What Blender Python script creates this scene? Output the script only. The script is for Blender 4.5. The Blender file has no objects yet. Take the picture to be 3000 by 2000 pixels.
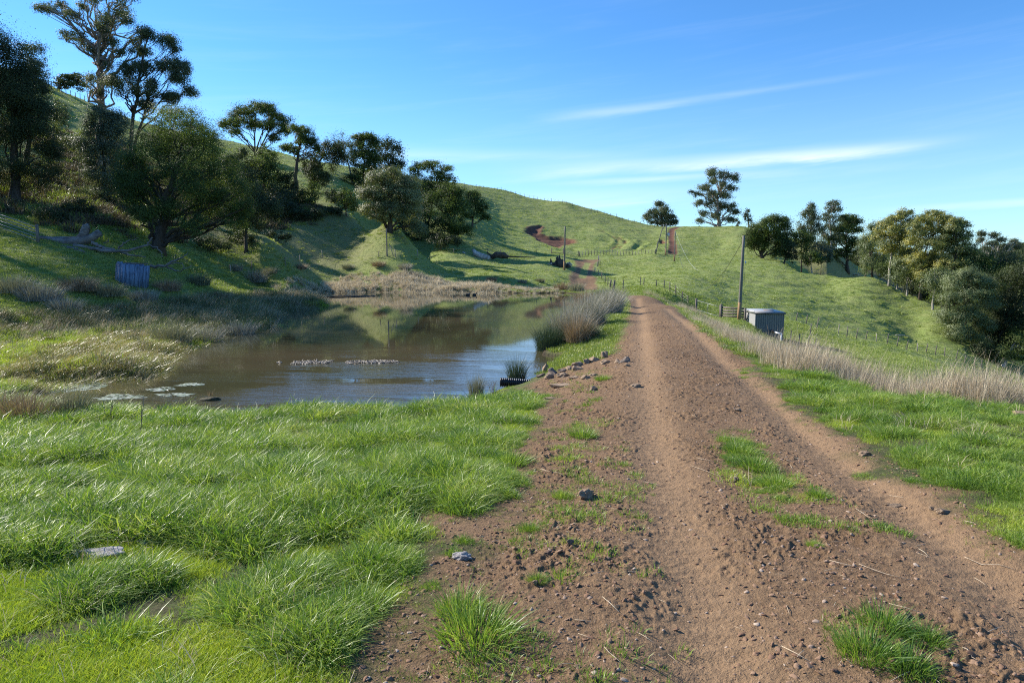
import bpy, bmesh, math, random
import numpy as np
from mathutils import Vector, Matrix, Euler

# ------------------------------------------------------------------ camera, light, exposure
SC = bpy.context.scene
COL = SC.collection
FPX = 1568.0                      # focal length in the units of the layout (frame 2352 wide)
PITCH = math.atan((784 - 600) / FPX)
CAMZ = 1.9
cam_data = bpy.data.cameras.new('camera')
cam = bpy.data.objects.new('camera', cam_data)
COL.objects.link(cam)
cam.location = (0, 0, CAMZ)
cam.rotation_euler = (math.pi / 2 - PITCH, 0, 0)
cam_data.sensor_width = 36.0
cam_data.lens = 36.0 * FPX / 2352.0
cam_data.clip_start = 0.05
cam_data.clip_end = 6000
SC.camera = cam

SUN_AZ = math.radians(-62)        # measured from +Y towards +X
SUN_EL = math.radians(31)
sun_data = bpy.data.lights.new('sun', 'SUN')
sun_data.energy = 5.0
sun_data.angle = math.radians(0.5)
sun_data.color = (1.0, 0.93, 0.82)
sun = bpy.data.objects.new('sun', sun_data)
COL.objects.link(sun)
sun_dir = Vector((math.sin(SUN_AZ) * math.cos(SUN_EL), math.cos(SUN_AZ) * math.cos(SUN_EL), math.sin(SUN_EL)))
sun.rotation_euler = sun_dir.to_track_quat('Z', 'Y').to_euler()

world = bpy.data.worlds.new('World')
SC.world = world
world.use_nodes = True
wt = world.node_tree
for n in list(wt.nodes):
    wt.nodes.remove(n)
def WN(t, **k):
    n = wt.nodes.new(t)
    for a, b in k.items():
        setattr(n, a, b)
    return n
w_out = WN('ShaderNodeOutputWorld')
w_bg = WN('ShaderNodeBackground')
w_bg.inputs['Strength'].default_value = 0.10
w_sky = WN('ShaderNodeTexSky')
w_sky.sky_type = 'NISHITA'
w_sky.sun_disc = False
w_sky.sun_elevation = SUN_EL
w_sky.sun_rotation = SUN_AZ
w_sky.altitude = 300
w_sky.air_density = 1.0
w_sky.dust_density = 0.05
w_sky.ozone_density = 5.5
w_hs = WN('ShaderNodeHueSaturation')
w_hs.inputs['Saturation'].default_value = 1.0
w_hs.inputs['Value'].default_value = 1.0
w_tint = WN('ShaderNodeMix', data_type='RGBA', blend_type='MULTIPLY')
w_tint.inputs[0].default_value = 1.0
w_tint.inputs[7].default_value = (0.60, 0.97, 1.20, 1)      # this air is clearer and bluer than the model's
wt.links.new(w_sky.outputs[0], w_tint.inputs[6])
wt.links.new(w_tint.outputs[2], w_hs.inputs['Color'])
# thin cirrus: streaky noise in a plane far above, seen by direction
w_tc = WN('ShaderNodeTexCoord')
w_sep = WN('ShaderNodeSeparateXYZ')
wt.links.new(w_tc.outputs['Generated'], w_sep.inputs[0])
def WM(op, a, b=None, clamp=False):
    n = WN('ShaderNodeMath', operation=op, use_clamp=clamp)
    for i, v in enumerate((a, b)):
        if v is None:
            continue
        if isinstance(v, (int, float)):
            n.inputs[i].default_value = v
        else:
            wt.links.new(v, n.inputs[i])
    return n.outputs[0]
def WR(v, a, b, c=0.0, d=1.0):
    n = WN('ShaderNodeMapRange', interpolation_type='SMOOTHSTEP')
    wt.links.new(v, n.inputs[0])
    for i, q in enumerate((a, b, c, d)):
        n.inputs[1 + i].default_value = q
    return n.outputs[0]
az = WM('ARCTAN2', w_sep.outputs[0], w_sep.outputs[1])
el = WM('ARCSINE', w_sep.outputs[2])
w_cmb = WN('ShaderNodeCombineXYZ')
wt.links.new(WM('MULTIPLY', az, 2.2), w_cmb.inputs[0])
wt.links.new(WM('MULTIPLY', WM('SUBTRACT', el, WM('MULTIPLY', az, 0.09)), 26.0), w_cmb.inputs[1])
w_nz = WN('ShaderNodeTexNoise')
w_nz.inputs['Scale'].default_value = 1.6
w_nz.inputs['Detail'].default_value = 7
w_nz.inputs['Roughness'].default_value = 0.6
w_nz.inputs['Distortion'].default_value = 0.4
wt.links.new(w_cmb.outputs[0], w_nz.inputs[0])
def streak(az0, az1, el0, slope, width, amp):
    # a band of cirrus between two azimuths, el = el0 + slope * (az-az0)
    c = WM('ADD', WM('MULTIPLY', WM('SUBTRACT', az, az0), slope), el0)
    d = WM('ABSOLUTE', WM('SUBTRACT', WM('ADD', el, WM('MULTIPLY', WM('SUBTRACT', w_nz.outputs[0], 0.5), width * 1.6)), c))
    a = WR(d, 0.0, width, 1.0, 0.0)
    b = WR(az, az0, az0 + (az1 - az0) * 0.35)
    e = WR(az, az0 + (az1 - az0) * 0.55, az1, 1.0, 0.0)
    return WM('MULTIPLY', WM('MULTIPLY', a, WM('MULTIPLY', b, e)), amp)
s_list = [streak(-0.10, 0.66, 0.122, 0.032, 0.015, 0.42), streak(0.02, 0.42, 0.108, 0.030, 0.007, 0.42),
          streak(-0.30, 0.30, 0.150, -0.015, 0.018, 0.22),
          streak(0.02, 0.36, 0.200, 0.062, 0.010, 0.22), streak(0.20, 0.56, 0.215, 0.05, 0.007, 0.14),
          streak(0.22, 0.62, 0.133, 0.02, 0.012, 0.34),
          streak(-0.05, 0.35, 0.085, 0.02, 0.022, 0.25),
          streak(0.45, 0.85, 0.062, 0.03, 0.007, 0.35)]
tot = s_list[0]
for s in s_list[1:]:
    tot = WM('ADD', tot, s)
tex = WR(w_nz.outputs[0], 0.28, 0.75, 0.35, 1.0)
broad = WM('MULTIPLY', WM('MULTIPLY', WR(w_nz.outputs[0], 0.45, 0.8), WR(el, 0.0, 0.5, 1.0, 0.15)), 0.10)
cl = WM('ADD', WM('ADD', WM('MULTIPLY', tot, tex), broad), WR(el, -0.02, 0.30, 0.26, 0.0), clamp=True)
w_mix = WN('ShaderNodeMix', data_type='RGBA')
wt.links.new(cl, w_mix.inputs[0])
wt.links.new(w_hs.outputs[0], w_mix.inputs[6])
w_mix.inputs[7].default_value = (6.2, 6.8, 7.6, 1)
wt.links.new(w_mix.outputs[2], w_bg.inputs[0])
wt.links.new(w_bg.outputs[0], w_out.inputs[0])

SC.view_settings.view_transform = 'Standard'
SC.view_settings.look = 'None'
SC.view_settings.exposure = 0.88
SC.view_settings.gamma = 1.0
SC.view_settings.use_curve_mapping = False
SC.render.engine = 'CYCLES'
cy = SC.cycles
cy.max_bounces = 6
cy.diffuse_bounces = 2
cy.glossy_bounces = 3
cy.transmission_bounces = 2
cy.transparent_max_bounces = 4
cy.use_denoising = False
cy.sample_clamp_indirect = 6.0
cy.filter_width = 1.1

RNG = np.random.default_rng(7)

# ------------------------------------------------------------------ helpers: directions and noise
_cp, _sp = math.cos(PITCH), math.sin(PITCH)
def ray(u, v):
    """slope of the sight line through layout position (u, v): X and Z gained per metre of Y"""
    x = (u - 1176) / FPX
    y = -(v - 784) / FPX
    dy = _cp + y * _sp
    return x / dy, (-_sp + y * _cp) / dy
def at(u, v, Y):
    a, b = ray(u, v)
    return (a * Y, Y, CAMZ + b * Y)
def m_per_px(Y):
    return Y / FPX

def _hash(ix, iy, seed):
    h = (ix.astype(np.int64) * 374761393 + iy.astype(np.int64) * 668265263 + seed * 974634777) & 0xFFFFFFFF
    h = ((h ^ (h >> 13)) * 1274126177) & 0xFFFFFFFF
    h = (h ^ (h >> 16)) & 0xFFFFFFFF
    return h.astype(np.float64) / 4294967295.0
def vnoise(x, y, seed=0):
    ix, iy = np.floor(x), np.floor(y)
    fx, fy = x - ix, y - iy
    fx = fx * fx * fx * (fx * (fx * 6 - 15) + 10)
    fy = fy * fy * fy * (fy * (fy * 6 - 15) + 10)
    ix = ix.astype(np.int64); iy = iy.astype(np.int64)
    a = _hash(ix, iy, seed); b = _hash(ix + 1, iy, seed)
    c = _hash(ix, iy + 1, seed); d = _hash(ix + 1, iy + 1, seed)
    return (a * (1 - fx) + b * fx) * (1 - fy) + (c * (1 - fx) + d * fx) * fy      # 0..1
def fbm(x, y, oct=4, seed=0, rough=0.5):
    t = 0; a = 1; n = 0
    for i in range(oct):
        # rotate each octave so that the lattice does not show
        c, s = math.cos(0.7 * i + 0.4), math.sin(0.7 * i + 0.4)
        t = t + a * vnoise((c * x - s * y) * 2 ** i + 17.3 * i, (s * x + c * y) * 2 ** i - 9.1 * i, seed + i)
        n += a; a *= rough
    return t / n
def sstep(a, b, x):
    t = np.clip((x - a) / (b - a), 0, 1)
    return t * t * (3 - 2 * t)

def poly_sd(x, y, P):
    """signed distance to a closed polygon, negative inside"""
    P = np.asarray(P, float)
    x = np.asarray(x, float); y = np.asarray(y, float)
    best = np.full(x.shape, 1e18); inside = np.zeros(x.shape, bool)
    for i in range(len(P)):
        ax, ay = P[i]; bx, by = P[(i + 1) % len(P)]
        ex, ey = bx - ax, by - ay
        t = np.clip(((x - ax) * ex + (y - ay) * ey) / (ex * ex + ey * ey + 1e-12), 0, 1)
        best = np.minimum(best, (x - ax - t * ex) ** 2 + (y - ay - t * ey) ** 2)
        c = ((ay > y) != (by > y)) & (x < (bx - ax) * (y - ay) / (by - ay + 1e-30) + ax)
        inside ^= c
    d = np.sqrt(best)
    return np.where(inside, -d, d)
def line_d(x, y, P):
    """distance to an open polyline and fraction along it"""
    P = np.asarray(P, float)
    best = np.full(np.shape(x), 1e18)
    for i in range(len(P) - 1):
        ax, ay = P[i]; bx, by = P[i + 1]
        ex, ey = bx - ax, by - ay
        t = np.clip(((x - ax) * ex + (y - ay) * ey) / (ex * ex + ey * ey + 1e-12), 0, 1)
        best = np.minimum(best, (x - ax - t * ex) ** 2 + (y - ay - t * ey) ** 2)
    return np.sqrt(best)

# ------------------------------------------------------------------ terrain base: spline through surveyed points
WATER = -1.7
SV = [  # (u, v, Y)
 (1500,1000,8.8),(1850,1000,8.8),(1500,850,14.4),(1540,750,27),(1490,700,50),(1460,678,60),(1510,690,56),(1600,745,27.5),(1700,825,18.2),(1640,775,22.8),(1560,712,42),(1530,725,33),
 (1340,661,105),(1345,630,130),(1350,600,160),
 (200,1200,5.6),(700,1200,5.6),(1100,1100,6.9),(200,1000,10.5),(600,1000,10.7),(1000,1000,10.1),(600,957,14.3),(900,966,14.4),(200,965,13.6),(0,985,12),(1040,952,14.0),
 (1200,900,16.6),(1340,860,16.3),(1400,790,24),(1430,720,40),
 (2100,1000,8.6),(2352,1000,8.5),(2352,1200,5),(2352,940,12.0),(2100,915,12.8),(1900,860,16),(1750,800,20.5),(1650,755,28),(1560,705,48),
 (1755,768,62),(1702,737,60),(1655,729,66),(1597,709,72),
 (1862,764,72),(1829,743,80),(1926,768,85),(2037,790,85),(2148,812,88),(2253,847,90),(2337,878,90),
 (1851,797,60),(1960,815,58),(2100,845,56),(2250,880,52),(2350,912,50),
 (1500,660,68),(1600,680,80),(1700,690,90),(1850,690,110),(2000,720,110),(2100,770,105),(2250,820,100),(2150,730,112),
 (2060,670,130),(1600,640,105),(1750,640,130),(1900,650,140),(1900,632,152),(2000,638,150),(2130,694,130),(2240,762,118),(2352,832,110),
 (1550,600,165),(1450,600,165),(1620,600,167),(1700,600,170),(1800,609,168),(1750,592,185),(1650,560,220),(1620,521,268),(1700,519,265),(1560,521,270),
 (1827,572,230),(1900,612,200),(1790,548,245),
 (1470,512,280),(1400,493,290),(1300,465,295),(1150,434,300),(1045,423,300),
 (1500,560,215),(1400,570,200),(1300,560,205),(1300,520,235),(1400,585,178),(1505,580,180),(1300,590,165),(1150,590,145),(1250,612,130),(1150,620,112),(1000,620,100),(1150,650,88),(900,650,84),
 (900,600,115),(1000,590,130),(1150,540,190),(1150,490,235),(1000,560,145),(1060,520,165),(900,540,112),
 (800,570,100),(700,600,90),(700,640,80),(600,640,75),(600,600,76),(600,540,90),(700,510,105),(800,500,112),(680,450,125),(840,440,160),(590,370,160),(750,382,225),(890,430,185),(900,404,262),
 (620,347,215),(510,324,205),(350,292,185),(210,239,165),(105,199,140),(0,162,130),(140,305,110),(140,400,85),(250,400,95),(450,400,110),
 (365,580,60),(450,560,76),(500,590,74),(50,470,66),(200,500,64),(50,545,52),(200,560,53),(0,600,46),(150,620,46),(305,655,48),(450,640,61),(150,665,42),
 (150,700,40),(0,740,34),(300,722,42),(500,682,54),(600,690,60),(600,660,68),
]
SW = [  # world points where the ground is not seen
 (0,0,0),(0,3,0),(3,3,0),(-3,3,-.03),(0,-5,0),(-8,-5,0),(8,-5,0),(-6,2,-.1),(6,2,0),(7,-0,0),
 (13,17,-3.2),(11.5,20.5,-3.3),(11.2,24,-3.3),(11.5,29,-3.2),(12.5,38,-2.9),(15,58,-3.0),(14,12,-2.5),(12,4,-1.2),
 (25,40,-6.2),(20,25,-5.5),(35,30,-8),(60,30,-14),(100,60,-20),(20,10,-5),(15,-10,-3),
 (8.5,80,-2.6),(9.5,90,-2.6),
 (-60,30,8),(-40,15,3.0),(-30,5,1),(-15,0,.0),(-80,60,26),(-140,80,44),(-20,20,-1.3),(-24,26,-1.2),(-16,16,-1.5),(-12,8,-.7),
 (0,-30,0),(-40,-40,3),(40,-40,-8),
]
def SB(u, v, Y, dz):
    a, b, c = at(u, v, Y); return (a, b, c + dz)
SW += [SB(1900,632,190,-7),SB(2000,638,190,-9),SB(2130,694,170,-9),SB(2240,762,160,-9),SB(2352,832,150,-8),
       SB(1560,521,330,-6),SB(1700,519,320,-8),SB(1470,512,340,-5),SB(1300,465,370,-8),SB(1150,434,380,-10),SB(1045,423,380,-10),
       SB(900,404,330,-10),SB(620,347,290,-10),SB(350,292,260,-12),SB(105,199,220,-10),SB(0,162,200,-8),SB(750,382,300,-8)]
for a in range(-180, 180, 30):
    r = 1800
    SW.append((r * math.sin(math.radians(a)), r * math.cos(math.radians(a)), 0 if abs(a) > 50 else 5))
for a, z in ((-35, 30), (-20, 10), (0, -5), (15, -12), (60, -30), (90, -30), (-70, 60), (-100, 30), (180, 0), (-140, 10), (140, -10)):
    SW.append((800 * math.sin(math.radians(a)), 800 * math.cos(math.radians(a)), z))
SW += [at(2352,576,1300), at(2550,574,1300), at(2250,589,1300), at(2150,596,1300), at(2352,586,1700), at(2150,598,1700), at(2352, 576, 900), at(2300, 577, 900), at(2500, 570, 900), at(2250, 590, 900), at(2150, 600, 900), at(2352, 760, 300), at(2500, 800, 260), at(2250, 740, 300), at(2150, 700, 330), at(2352, 700, 420), at(2150, 660, 450)]
CT = np.array([at(*p) for p in SV] + SW, float)
def warp(x, y):
    r = np.hypot(x, y); th = np.arctan2(x, y); g = np.log1p(r / 3.0)
    return g * np.sin(th), g * np.cos(th), r
_cx, _cy, _cr = warp(CT[:, 0], CT[:, 1])
_q = CT[:, 2] / (_cr + 2.0)
def _k(d2):
    return np.where(d2 > 1e-12, 0.5 * d2 * np.log(np.maximum(d2, 1e-12)), 0.0)
_n = len(CT)
A = np.zeros((_n + 3, _n + 3))
A[:_n, :_n] = _k((_cx[:, None] - _cx[None]) ** 2 + (_cy[:, None] - _cy[None]) ** 2) + np.eye(_n) * 3e-5
A[:_n, _n] = 1; A[:_n, _n + 1] = _cx; A[:_n, _n + 2] = _cy
A[_n:, :_n] = A[:_n, _n:].T
_w = np.linalg.solve(A, np.concatenate([_q, np.zeros(3)]))
GN = 480; GMAX = 6.8
_ga = np.linspace(-GMAX, GMAX, GN)
_gx, _gy = np.meshgrid(_ga, _ga)
_T = np.empty(GN * GN)
_fx, _fy = _gx.ravel(), _gy.ravel()
for i in range(0, GN * GN, 40000):
    s = slice(i, i + 40000)
    K = _k((_fx[s, None] - _cx[None]) ** 2 + (_fy[s, None] - _cy[None]) ** 2)
    _T[s] = K @ _w[:_n] + _w[_n] + _w[_n + 1] * _fx[s] + _w[_n + 2] * _fy[s]
_T = _T.reshape(GN, GN)
def base_h(x, y):
    gx, gy, r = warp(x, y)
    fx = np.clip((gx + GMAX) / (2 * GMAX) * (GN - 1), 1, GN - 3.001); fy = np.clip((gy + GMAX) / (2 * GMAX) * (GN - 1), 1, GN - 3.001)
    ix = fx.astype(int); iy = fy.astype(int); tx = fx - ix; ty = fy - iy
    def cub(p0, p1, p2, p3, t):
        return p1 + 0.5 * t * (p2 - p0 + t * (2 * p0 - 5 * p1 + 4 * p2 - p3 + t * (3 * (p1 - p2) + p3 - p0)))
    rows = [cub(_T[iy + j, ix - 1], _T[iy + j, ix], _T[iy + j, ix + 1], _T[iy + j, ix + 2], tx) for j in (-1, 0, 1, 2)]
    return cub(*rows, ty) * (r + 2.0)

def on_plane(u, v, z):
    a, b = ray(u, v); Y = (z - CAMZ) / b
    return (a * Y, Y)
def on_base(u, v, y0=1.5, y1=600, fn=None):
    """where the sight line through (u, v) first meets the ground"""
    a, b = ray(u, v)
    Y = np.exp(np.linspace(math.log(y0), math.log(y1), 900))
    h = (fn or base_h)(a * Y, Y) - (CAMZ + b * Y)
    k = np.argmax(h > 0)
    if h[k] <= 0:
        k = int(np.argmax(h))
        return (a * Y[k], Y[k])
    if k == 0:
        return (a * Y[0], Y[0])
    t = h[k - 1] / (h[k - 1] - h[k])
    Yk = Y[k - 1] + t * (Y[k] - Y[k - 1])
    return (a * Yk, Yk)

POND = [on_plane(u, v, WATER) for u, v in [
 (60,885),(180,872),(330,866),(352,830),(372,812),(405,795),(470,772),(530,764),(600,752),(622,740),(606,722),(645,712),(742,704),
 (722,694),(640,690),(650,682),(720,673),(850,671),(1000,672),(1150,673),(1230,674),(1300,673),(1330,677),(1342,686),
 (1322,708),(1290,745),(1258,790),(1246,815),(1300,822),(1262,842),(1240,862),(1215,878),(1160,893),(1110,915),(1040,938),(980,962),(600,972),(300,968),(200,946),(90,925)]]
DIRT = [on_base(*p) if p != 'a' else None for p in [
 (860,1568),(930,1450),(1010,1380),(1000,1330),(1110,1260),(1080,1210),(1170,1190),(1230,1110),(1190,1060),(1250,985),(1275,930),(1240,908),(1222,890),(1250,866),(1300,842),(1388,824),
 (1412,810),(1432,770),(1440,735),(1442,700),(1440,682),(1450,679),(1482,679),(1520,693),'a',(1775,890),(1830,945),(1900,1000),(2010,1065),(2100,1130),
 (2190,1190),(2250,1240),(2340,1290),(2420,1330)]] + [(4.5, 2.0), (5, -4), (-.5, -4), (-0.4, 2.5)]
_k0 = DIRT.index(None)
DIRT = DIRT[:_k0] + [at(u, v, Y)[:2] for u, v, Y in [(1560,712,42),(1600,745,27.5),(1640,775,22.8),(1700,825,18.2)]] + DIRT[_k0 + 1:]
EDGE = [at(u, v, Y)[:2] for u, v, Y in [(1495,686,62),(1560,705,48),(1650,755,28),(1750,800,20.5),(1900,860,16),(2100,915,12.8),(2352,940,12.0),(2600,960,11.5)]]
TRACK2 = [on_base(u, v, 80, 400) for u, v in [(1316,662),(1316,640),(1330,612),(1328,602),(1322,598),(1372,596),(1362,606),(1354,626),(1360,645),(1366,664)]]
TRACK3 = [on_base(u, v, 150, 400) for u, v in [(1533,585),(1538,560),(1534,540),(1538,527),(1560,519),(1570,519),(1550,530),(1548,545),(1554,565),(1556,583)]]
SCAR = [on_base(u, v, 150, 400) for u, v in [(1206,531),(1222,521),(1245,519),(1238,533),(1262,540),(1290,543),(1316,550),(1322,556),(1296,559),(1280,570),(1262,562),(1238,553),(1226,540)]]
SCAR2 = [on_base(u, v, 150, 400) for u, v in [(1513,552),(1520,548),(1532,552),(1530,560),(1520,562)]]
RUTS = [[on_base(u, v, 1.2) for u, v in L] for L in (
 [(1640,1568),(1600,1350),(1540,1150),(1500,1000),(1482,880),(1476,780),(1470,720),(1462,685)],
 [(2500,1500),(2200,1260),(2040,1130),(1900,1035),(1800,950),(1700,858),(1625,790),(1570,740),(1530,708)])]
CT2 = [[on_base(u, v, 140, 400) for u, v in L] for L in (
 [(1375,532),(1400,540),(1418,548),(1424,556),(1412,566),(1398,572)],
 [(1385,534),(1418,543),(1436,552),(1434,560),(1420,568)],
 [(1440,574),(1462,566),(1474,554)],[(1452,574),(1474,564),(1484,556)])]

def zones(x, y):
    """how far inside the pond / dirt, plus the two rut distances"""
    z = {}
    near = y < 110
    def sd(P, lim=60):
        out = np.full(np.shape(x), 1e3)
        P = np.asarray(P)
        m = (x > P[:, 0].min() - lim) & (x < P[:, 0].max() + lim) & (y > P[:, 1].min() - lim) & (y < P[:, 1].max() + lim)
        if m.any():
            out[m] = poly_sd(x[m], y[m], P)
        return out
    z['pond'] = sd(POND, 14)
    z['dirt'] = sd(DIRT, 6)
    z['t2'] = sd(TRACK2, 6); z['t3'] = sd(TRACK3, 6); z['scar'] = sd(SCAR, 6); z['scar2'] = sd(SCAR2, 6)
    return z

def H(x, y, z=None, fine=True):
    x = np.asarray(x, float); y = np.asarray(y, float)
    if z is None:
        z = zones(x, y)
    r = np.hypot(x, y)
    h = base_h(x, y)
    p = z['pond']
    # pond bowl and banks
    w = sstep(0.0, 5.0, p)
    near = WATER + 0.06 + 0.30 * np.clip(p, 0, 20)
    hb = np.where(p < 6, np.maximum(np.minimum(h, near + 10 * w), near * (1 - w) + h * w), h)
    hb = np.where((p < 6) & (p > 0), np.maximum(hb, WATER + 0.05 + 0.02 * p), hb)
    h = np.where(p < 0, WATER - np.minimum(-p * 0.28, 1.6) - 0.02, hb)
    if not fine:
        return h
    # ground relief that grows with distance
    lump = (fbm(x / 1.7, y / 1.7, 3, 11) - 0.5)
    far = sstep(30, 120, r)
    land = sstep(-0.2, 0.8, p)
    d = z['dirt']
    open_g = sstep(-0.1, 1.2, d)
    h = h + land * open_g * (lump * (0.14 + 0.14 * far + 0.10 * (x < 2) * (r < 20)) + (fbm(x / 9, y / 9, 3, 12) - 0.5) * (0.12 + 1.1 * far))
    # cattle terraces on the steep hillsides
    ter = sstep(60, 110, r)
    ph = h / 1.15 + 1.3 * fbm(x / 14, y / 14, 3, 14)
    h = h + ter * land * 0.15 * (np.abs((ph % 1.0) * 2 - 1) - 0.5) * sstep(0.35, 0.7, fbm(x / 30, y / 30, 2, 15))
    # slumped ground in the hollow below the ridge fence
    sl = np.exp(-(((x - 14) / 42) ** 2 + ((y - 200) / 26) ** 2))
    h = h + sl * 1.6 * (fbm(x / 11, y / 4.5, 4, 16) - 0.5)
    sr = np.exp(-(((x - 50) / 28) ** 2 + ((y - 130) / 16) ** 2))
    h = h + sr * .9 * (fbm(x / 7, y / 3.0, 4, 17) - 0.5)
    # scars and farm tracks are cut in
    for k, dep in (('scar', .8), ('scar2', .8), ('t2', .12), ('t3', .25)):
        h = h - dep * sstep(0.6, -1.0, z[k])
    for L in CT2:
        dd = line_d(x, y, L); h = h - 0.45 * np.exp(-(dd / 0.8) ** 2) + 0.2 * np.exp(-((dd - 1.6) / 0.7) ** 2)
    # near track: two ruts, churned clods beside them
    nearm = sstep(75, 60, y) * sstep(0.25, -0.25, d)
    rd = np.minimum(line_d(x, y, RUTS[0]), line_d(x, y, RUTS[1]) * 1.15)
    rut = np.exp(-(rd / 0.30) ** 2)
    h = h + nearm * (-0.065 * rut)
    h = h - 0.02 * nearm
    clod = fbm(x / 0.06, y / 0.06, 3, 21, 0.65)
    clod = np.maximum(clod - 0.42, 0) * 2.2
    churn = sstep(0.38, 0.62, fbm(x / 0.8, y / 0.8, 3, 23)) * (1 - 0.85 * rut) + 0.25
    h = h + nearm * clod * churn * 0.027
    h = h + nearm * (fbm(x / 0.35, y / 0.35, 2, 24) - 0.5) * 0.035 * (1 - 0.6 * rut)
    h = h + nearm * (fbm(x / 1.3, y / 1.3, 2, 26) - 0.5) * 0.06
    # tread ribs left in the dried ruts
    h = h + nearm * rut * 0.006 * np.sin(y * 34 + 3 * fbm(x, y, 2, 25))
    return h

def Hs(x, y, fine=True):
    return float(H(np.array([x]), np.array([y]), fine=fine)[0])
def place(u, v, y0=1.5, y1=600):
    X, Y = on_base(u, v, y0, y1, fn=lambda a, b: H(a, b))
    return (X, Y, Hs(X, Y))
def stand(u, Y):
    """ground point at distance Y in the direction u"""
    a = ray(u, 600)[0]
    return (a * Y, Y, Hs(a * Y, Y))

# ------------------------------------------------------------------ mesh and object helpers
def mesh_np(name, V, F, mat=None, attrs=None, smooth=False, N3=None):
    """V (n,3); F (m,4) quads and/or N3 (k,3) triangles"""
    me = bpy.data.meshes.new(name)
    V = np.ascontiguousarray(V, np.float32)
    me.vertices.add(len(V)); me.vertices.foreach_set('co', V.ravel())
    idx, start, off = [], [], 0
    if F is not None and len(F):
        F = np.asarray(F, np.int32); idx.append(F.ravel()); start.append(off + 4 * np.arange(len(F))); off += 4 * len(F)
    if N3 is not None and len(N3):
        T = np.asarray(N3, np.int32); idx.append(T.ravel()); start.append(off + 3 * np.arange(len(T))); off += 3 * len(T)
    idx = np.concatenate(idx).astype(np.int32); start = np.concatenate(start).astype(np.int32)
    me.loops.add(len(idx)); me.loops.foreach_set('vertex_index', idx)
    me.polygons.add(len(start)); me.polygons.foreach_set('loop_start', start)
    me.update(calc_edges=True)
    if smooth:
        me.polygons.foreach_set('use_smooth', np.ones(len(start), bool))
    for k, a in (attrs or {}).items():
        a = np.asarray(a, np.float32)
        if a.ndim == 1:
            at_ = me.attributes.new(k, 'FLOAT', 'POINT'); at_.data.foreach_set('value', a)
        else:
            at_ = me.attributes.new(k, 'FLOAT_VECTOR', 'POINT'); at_.data.foreach_set('vector', a.ravel())
    if mat:
        me.materials.append(mat)
    return me
def put(name, me, parent=None, loc=None):
    o = bpy.data.objects.new(name, me)
    COL.objects.link(o)
    if parent:
        o.parent = parent
    if loc is not None:
        o.location = loc
    return o
def tag(o, label=None, cat=None, group=None, kind=None):
    if label: o['label'] = label
    if cat: o['category'] = cat
    if group: o['group'] = group
    if kind: o['kind'] = kind
    return o
def thing(name, label, cat, loc=(0, 0, 0), rz=0, group=None):
    o = put(name, None, loc=loc); o.rotation_euler = (0, 0, rz)
    return tag(o, label, cat, group)
def dup(root, loc, rz, label=None, scale=None, rot=None):
    r = root.copy(); COL.objects.link(r); r.location = loc
    r.rotation_euler = rot if rot else (0, 0, rz)
    if scale: r.scale = scale
    if label: r['label'] = label
    for ch in list(root.children):
        c = ch.copy(); COL.objects.link(c); c.parent = r
        for g in ch.children:
            d = g.copy(); COL.objects.link(d); d.parent = c
    return r

class MB:
    """collects quads"""
    def __init__(s): s.V = []; s.F = []; s.T = []; s.n = 0; s.A = []
    def add(s, V, F=None, T=None, tint=0.5):
        V = np.asarray(V, float)
        if F is not None and len(F): s.F.append(np.asarray(F) + s.n)
        if T is not None and len(T): s.T.append(np.asarray(T) + s.n)
        s.V.append(V); s.n += len(V)
        s.A.append(np.full(len(V), tint) if np.isscalar(tint) else np.asarray(tint))
    def mesh(s, name, mat, smooth=False):
        return mesh_np(name, np.concatenate(s.V), np.concatenate(s.F) if s.F else None, mat, {'tint': np.concatenate(s.A)}, smooth,
                       np.concatenate(s.T) if s.T else None)
    def build(s, name, mat, parent=None, smooth=False):
        return put(name, s.mesh(name, mat, smooth), parent)
    def box(s, c, d, R=None, tint=0.5):
        x, y, z = [q / 2 for q in d]
        P = np.array([(-x,-y,-z),(x,-y,-z),(x,y,-z),(-x,y,-z),(-x,-y,z),(x,-y,z),(x,y,z),(-x,y,z)])
        if R is not None: P = P @ np.array(R).T
        s.add(P + np.array(c), [(0,3,2,1),(4,5,6,7),(0,1,5,4),(1,2,6,5),(2,3,7,6),(3,0,4,7)], tint=tint)
    def tube(s, P, rad, sides=6, cap=True, tint=0.5, rough=0.0):
        P = np.asarray(P, float); k = len(P)
        rad = np.broadcast_to(np.asarray(rad, float), (k,))
        D = np.gradient(P, axis=0); D /= np.linalg.norm(D, axis=1)[:, None] + 1e-9
        ref = np.array([0., 0., 1.]) if abs(D[0, 2]) < .9 else np.array([1., 0., 0.])
        U = np.cross(D, ref); U /= np.linalg.norm(U, axis=1)[:, None] + 1e-9
        W = np.cross(D, U)
        a = np.arange(sides) * 2 * math.pi / sides
        rr = rad[:, None]
        if rough:
            rr = rr * (1 + rough * (RNG.random((k, sides)) - .5))
        R = P[:, None] + U[:, None] * (np.cos(a)[None] * rr)[..., None] + W[:, None] * (np.sin(a)[None] * rr)[..., None]
        V = R.reshape(-1, 3); F = []
        i = np.arange(k - 1)[:, None] * sides; j = np.arange(sides)[None]
        j2 = (j + 1) % sides
        F = np.stack([i + j, i + sides + j, i + sides + j2, i + j2], -1).reshape(-1, 4)
        T = None
        if cap:
            V = np.concatenate([V, P[:1], P[-1:]])
            n = k * sides
            jj = np.arange(sides); jn = (jj + 1) % sides
            T = np.concatenate([np.stack([jj, jn, np.full(sides, n)], -1), np.stack([(k-1)*sides + jn, (k-1)*sides + jj, np.full(sides, n + 1)], -1)])
        s.add(V, F, T, tint)

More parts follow.
